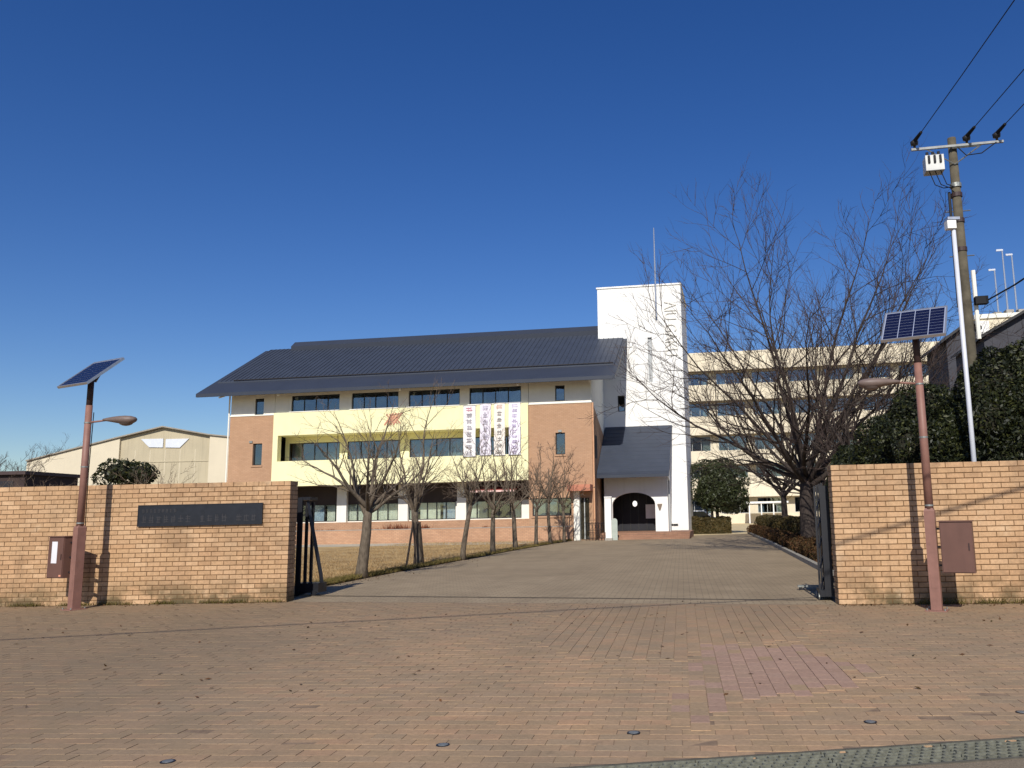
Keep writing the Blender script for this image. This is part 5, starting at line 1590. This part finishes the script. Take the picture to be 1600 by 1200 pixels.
def evergreen(name, label, base, lobes, n, size, mat, seed, group=None, trunk=None, cat='shrub'):
    r = np.random.default_rng(seed)
    th = thing(name, label, cat, base, 0, group)
    vs = []; cm = MB()
    area = sum(q[1][0] * q[1][2] for q in lobes)
    for li, (c, rad) in enumerate(lobes):
        c = np.array(c); rad = np.array(rad)
        v, f = blob(max(300, int(n * (rad[0] * rad[2]) / area)), r, 8, .2)
        depth = 1 - np.abs(r.normal(0, .07, len(v)))
        P = c + v * (f * depth)[:, None] * rad
        keep = P[:, 2] > .05
        for lj, (c2, rad2) in enumerate(lobes):
            if lj != li:
                q = ((P - np.array(c2)) / np.array(rad2)); keep &= (np.sum(q * q, 1) > .42)
        vs.append(leaves(P[keep], v[keep], size, r))
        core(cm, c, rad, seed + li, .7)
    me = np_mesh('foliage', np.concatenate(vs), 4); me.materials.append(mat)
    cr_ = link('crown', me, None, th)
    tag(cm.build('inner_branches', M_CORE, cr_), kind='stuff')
    if trunk:
        for (x, y, r_, h) in trunk:
            MB().tube([(x, y, -.05), (x + .03, y, h * .5), (x, y, h)], [r_ * 1.2, r_, r_ * .85], 8).build('trunk', M_BARKD, th, smooth=True)
    return th
# round clipped tree
rt = on_z(1107, 834); c_rt = at_depth(1121, 756, rt.y + .8)
evergreen('round_tree', 'round clipped evergreen tree standing in the boxy hedge', (c_rt.x, c_rt.y, 0), [((0, 0, c_rt.z + .1), (1.78, 1.78, 1.75)), ((.1, 0, c_rt.z - .75), (1.72, 1.72, 1.15))], 12000, .085, M_LEAFR, 5, trunk=[(-.45, 0, .09, c_rt.z - .9), (-.1, .1, .11, c_rt.z - .9), (-.75, .1, .05, c_rt.z - .9)], cat='tree')
# large evergreens behind the right wall
def eg(px, pt, Y, rad, seed, lab, n=16000):
    p = at_depth(px, 800, Y); top = at_depth(px, pt, Y).z
    q = random.Random(seed)
    lob = [((0, 0, top - rad[2] * .62), (rad[0] * .62, rad[1] * .62, rad[2] * .62)), ((0, .1, top * .45), (rad[0] * .92, rad[1] * .92, top * .42))]
    for k in range(9):      # clumps of shoots standing out of the mass
        a = q.uniform(0, 2 * PI); zz = q.uniform(.35, .95) * top; s = q.uniform(.28, .5)
        f = .78 * (1 - .55 * max(0, zz / top - .55) / .45)
        lob.append(((rad[0] * f * math.cos(a), rad[1] * f * math.sin(a), zz - s * .5), (rad[0] * s, rad[1] * s, rad[2] * s * .9)))
    return evergreen('evergreen_shrub', lab, (p.x, p.y, 0), lob, n * 3, .042, M_LEAF, seed, 'evergreens behind the right wall', trunk=[(0, 0, .12, top * .6)])
eg(1580, 546, 15.2, (1.35, 1.1, 1.6), 11, 'tall glossy evergreen at the far right edge above the brick wall', 20000)
eg(1470, 596, 17.5, (1.25, 1.1, 1.4), 12, 'dark evergreen between the right solar lamp and the silver pole')
eg(1395, 652, 20.0, (1.0, 1.1, 1.2), 13, 'dark evergreen left of the right solar lamp post')
eg(1340, 698, 22.0, (.75, 1.0, .95), 14, 'low dark evergreen nearest the right gate leaf')
eg(1668, 560, 16.5, (1.5, 1.2, 1.6), 15, 'evergreen running out of the picture at the far right', 9000)
# bushes beyond the left wall
p = at_depth(200, 780, 40)
evergreen('garden_bush', 'dark green bush peeping over the left brick wall before the gymnasium', (p.x, p.y, 0), [((-.6, 0, at_depth(180, 740, 40).z), (.85, .8, .65)), ((.5, 0, at_depth(208, 742, 40).z), (.85, .8, .6)), ((0, 0, 1.2), (1.6, 1, 1.3))], 6000, .09, M_LEAF, 31)
for i, (px, pt, w) in enumerate(((246, 728, 1.5), (95, 744, 1.4), (55, 742, .8))):
    p = at_depth(px, 780, 38)
    bare_tree('bare_shrub', ['tangle of bare twigs right of the dark green bush over the left wall', 'sparse bare shrub showing over the left wall beside the lamp post', 'sparse bare shrub showing over the left wall near the dark shed'][i],
              (p.x, p.y, 0), at_depth(px, pt, 38).z, 120 + i, .5, .04, 8, .9, 7, 5, 2, M_BARK, M_TWIG, 'bare shrubs over the left wall', tw=1.5, cat='shrub')

# hedges: leaf skin over a box
def hedge(name, label, pts, width, h, n, size, mat, seed, z0=0.0, cat='hedge'):
    r = np.random.default_rng(seed)
    th = thing(name, label, cat, (pts[0].x, pts[0].y, 0), 0)
    vs = []; cm = MB()
    tot = sum((b - a).length for a, b in zip(pts[:-1], pts[1:]))
    o = pts[0]
    for a, b in zip(pts[:-1], pts[1:]):
        L = (b - a).length; d = (b - a).normalized(); nn = Vector((d.y, -d.x, 0))
        k = int(n * L / tot)
        u = r.uniform(-.02, 1.02, k) * L
        prm = r.uniform(0, 2 * h + width, k)
        side = np.where(prm < h, 0, np.where(prm < h + width, 1, 2))
        lat = np.where(side == 0, -width / 2, np.where(side == 2, width / 2, prm - h - width / 2))
        zz = np.where(side == 1, h, np.where(side == 0, prm, prm - h - width))
        # round the shoulders and roughen the skin
        sh_ = np.clip((zz / h - .75) / .25, 0, 1) ** 2 * .12 * width
        lat = np.where(side != 1, lat * (1 - sh_ / width * 2), lat)
        bump_ = .05 * np.sin(u * 3.1 + lat * 4) + .04 * np.sin(u * 7.3 + zz * 6) + r.normal(0, .025, k)
        lat = np.where(side == 0, lat - bump_, np.where(side == 2, lat + bump_, lat)); zz = np.where(side == 1, zz + bump_ - .06 * (np.abs(lat) / (width / 2)) ** 3, zz)
        a_ = np.array(a - o); d_ = np.array(d); n_ = np.array(nn)
        P = a_ + u[:, None] * d_ + lat[:, None] * n_; P[:, 2] = zz + z0
        Nn = np.where((side == 1)[:, None], np.array([0, 0, 1.0]), np.where((side == 0)[:, None], -n_, n_))
        vs.append(leaves(P, Nn, size, r))
        # end caps
        for e, sg in ((0.0, -1), (L, 1)):
            kk = max(20, int(k * width / (2 * h + width) / L * h))
            P = a_ + (e + r.normal(0, .03, kk))[:, None] * d_ + r.uniform(-width / 2, width / 2, kk)[:, None] * n_; P[:, 2] = r.uniform(0, h, kk) + z0
            vs.append(leaves(P, np.tile(d_ * sg, (kk, 1)), size, r))
        i_ = .09
        q = [a - o + d * i_ + nn * (width / 2 - i_), b - o - d * i_ + nn * (width / 2 - i_), b - o - d * i_ - nn * (width / 2 - i_), a - o + d * i_ - nn * (width / 2 - i_)]
        cm.prism([(w.x, w.y) for w in q], z0, z0 + h - i_, 'z')
    me = np_mesh('foliage', np.concatenate(vs), 4); me.materials.append(mat)
    cr_ = link('foliage', me, None, th)
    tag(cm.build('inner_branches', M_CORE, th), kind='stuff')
    return th
h0, h1_ = on_z(1074, 833.5), on_z(1141, 832.5)
hedge('box_hedge', 'boxy clipped hedge around the foot of the round evergreen', [Vector((h0.x + .1, c_rt.y - .05, 0)), Vector((h1_.x - .1, c_rt.y - .05, 0))], 1.2, .98, 16000, .05, M_HEDGE, 3)
k0, k1, k2, k3 = [Vector((*p, 0)) for p in dr]
off = lambda p, s: Vector((p.x + s, p.y, 0))
hedge('clipped_hedge', 'dark clipped hedge behind the low shrubs along the right kerb', [off(k0, 1.25), off(k1, 1.7), off(k2, 1.9), off(k3, 2.0)], 1.3, 1.0, 60000, .055, M_HEDGE, 4)
hedge('low_shrub_border', 'low reddish-brown shrub border right behind the kerb', [off(k0, .45), off(k1, .55), off(k2, .6), off(k3, .65)], .7, .45, 34000, .045, M_AZALEA, 6, cat='shrub border')

# ------------------------------------------------------------------ grass, weeds and litter
def blades(name, P, h, w, mat, seed, lean=.5, kind='stuff', label=None, cat=None):
    r = np.random.default_rng(seed); n = len(P)
    a = r.uniform(0, 2 * PI, n)
    s = np.stack([np.cos(a), np.sin(a), np.zeros(n)], 1) * (w * r.uniform(.6, 1.3, n))[:, None]
    tip = P + np.stack([r.normal(0, lean, n), r.normal(0, lean, n), np.ones(n)], 1) * (h * r.uniform(.4, 1.3, n))[:, None]
    V = np.stack([P - s, P + s, tip], 1).reshape(-1, 3)
    me = np_mesh(name, V, 3); me.materials.append(mat)
    return tag(link(name, me), label, cat, None, kind)
r = np.random.default_rng(77)
# lawn blades, denser towards the viewer
lp = [Vector((*p, 0)) for p in dl[1:]]
tt = r.random(60000) ** 1.6
seg = tt * (len(lp) - 1); ii = np.minimum(seg.astype(int), len(lp) - 2); fr_ = seg - ii
A = np.array([tuple(p) for p in lp])
base = A[ii] * (1 - fr_)[:, None] + A[ii + 1] * fr_[:, None]
back = r.random(60000) ** 1.3 * 9.0
P = base + np.stack([-back, back * .12, np.full(60000, .014)], 1)
blades('lawn_grass', P, .055, .009, M_DRYG, 1, .6, label='short dry winter grass on the lawn left of the driveway', cat='grass')
tt = r.random(9000) ** 1.3
seg = tt * (len(lp) - 1); ii = np.minimum(seg.astype(int), len(lp) - 2); fr_ = seg - ii
base = A[ii] * (1 - fr_)[:, None] + A[ii + 1] * fr_[:, None]
P = base + np.stack([-np.abs(r.normal(0, .18, 9000)) + .03, np.zeros(9000), np.full(9000, .01)], 1)
blades('edge_weeds', P, .11, .010, M_WEED, 2, .5, label='ragged dry weeds along the left edge of the driveway', cat='weeds')
def foot(fr, x0, x1, n, seed, h, lab):
    r = np.random.default_rng(seed)
    c = r.uniform(x0, x1, 26); u = c[r.integers(0, 26, n)] + r.normal(0, .09, n)
    y = -np.abs(r.normal(0, .03, n)) - .004
    ex = np.array(fr.ex); ey = np.array(fr.ey)
    P = np.array(fr.o) + u[:, None] * ex + y[:, None] * ey
    P[:, 2] = 0
    blades('wall_weeds', P, h, .005, M_WEED, seed, .5, label=lab, cat='weeds')
foot(WL, -6.5, -.2, 1500, 5, .075, 'small dry weeds growing at the foot of the left brick wall')
foot(WR, 1.2, 4.2, 1100, 6, .10, 'small dry weeds growing at the foot of the right brick wall')
# fallen leaves
n = 900
seg = r.random(n) * 3.4; ii = np.minimum(seg.astype(int), len(lp) - 2); fr_ = seg - ii
base = A[ii] * (1 - fr_)[:, None] + A[ii + 1] * fr_[:, None] + np.stack([r.normal(-.1, .5, n), r.normal(0, .3, n), np.full(n, .03)], 1)
more = np.stack([r.uniform(-9, 6, 220), r.uniform(7, 14.2, 220), np.full(220, .006)], 1)
ex_, ey_ = np.array(WL.ex), np.array(WL.ey)
wl_ = np.array(WL.o) + r.uniform(-7, 0, 260)[:, None] * ex_ - np.abs(r.normal(0, .16, 260))[:, None] * ey_ + np.array([0, 0, .008])
ex_, ey_ = np.array(WR.ex), np.array(WR.ey)
wr_ = np.array(WR.o) + r.uniform(0, 4.2, 240)[:, None] * ex_ - np.abs(r.normal(0, .18, 240))[:, None] * ey_ + np.array([0, 0, .008])
more = np.concatenate([more, wl_, wr_])
P = np.concatenate([base, more])
me = np_mesh('leaf_litter', leaves(P, np.tile(np.array([0, 0, 1.0]), (len(P), 1)), .028, r, .25), 4); me.materials.append(M_AZALEA)
tag(link('leaf_litter', me), 'scattered brown fallen leaves along the driveway edge and paving', 'leaves', None, 'stuff')
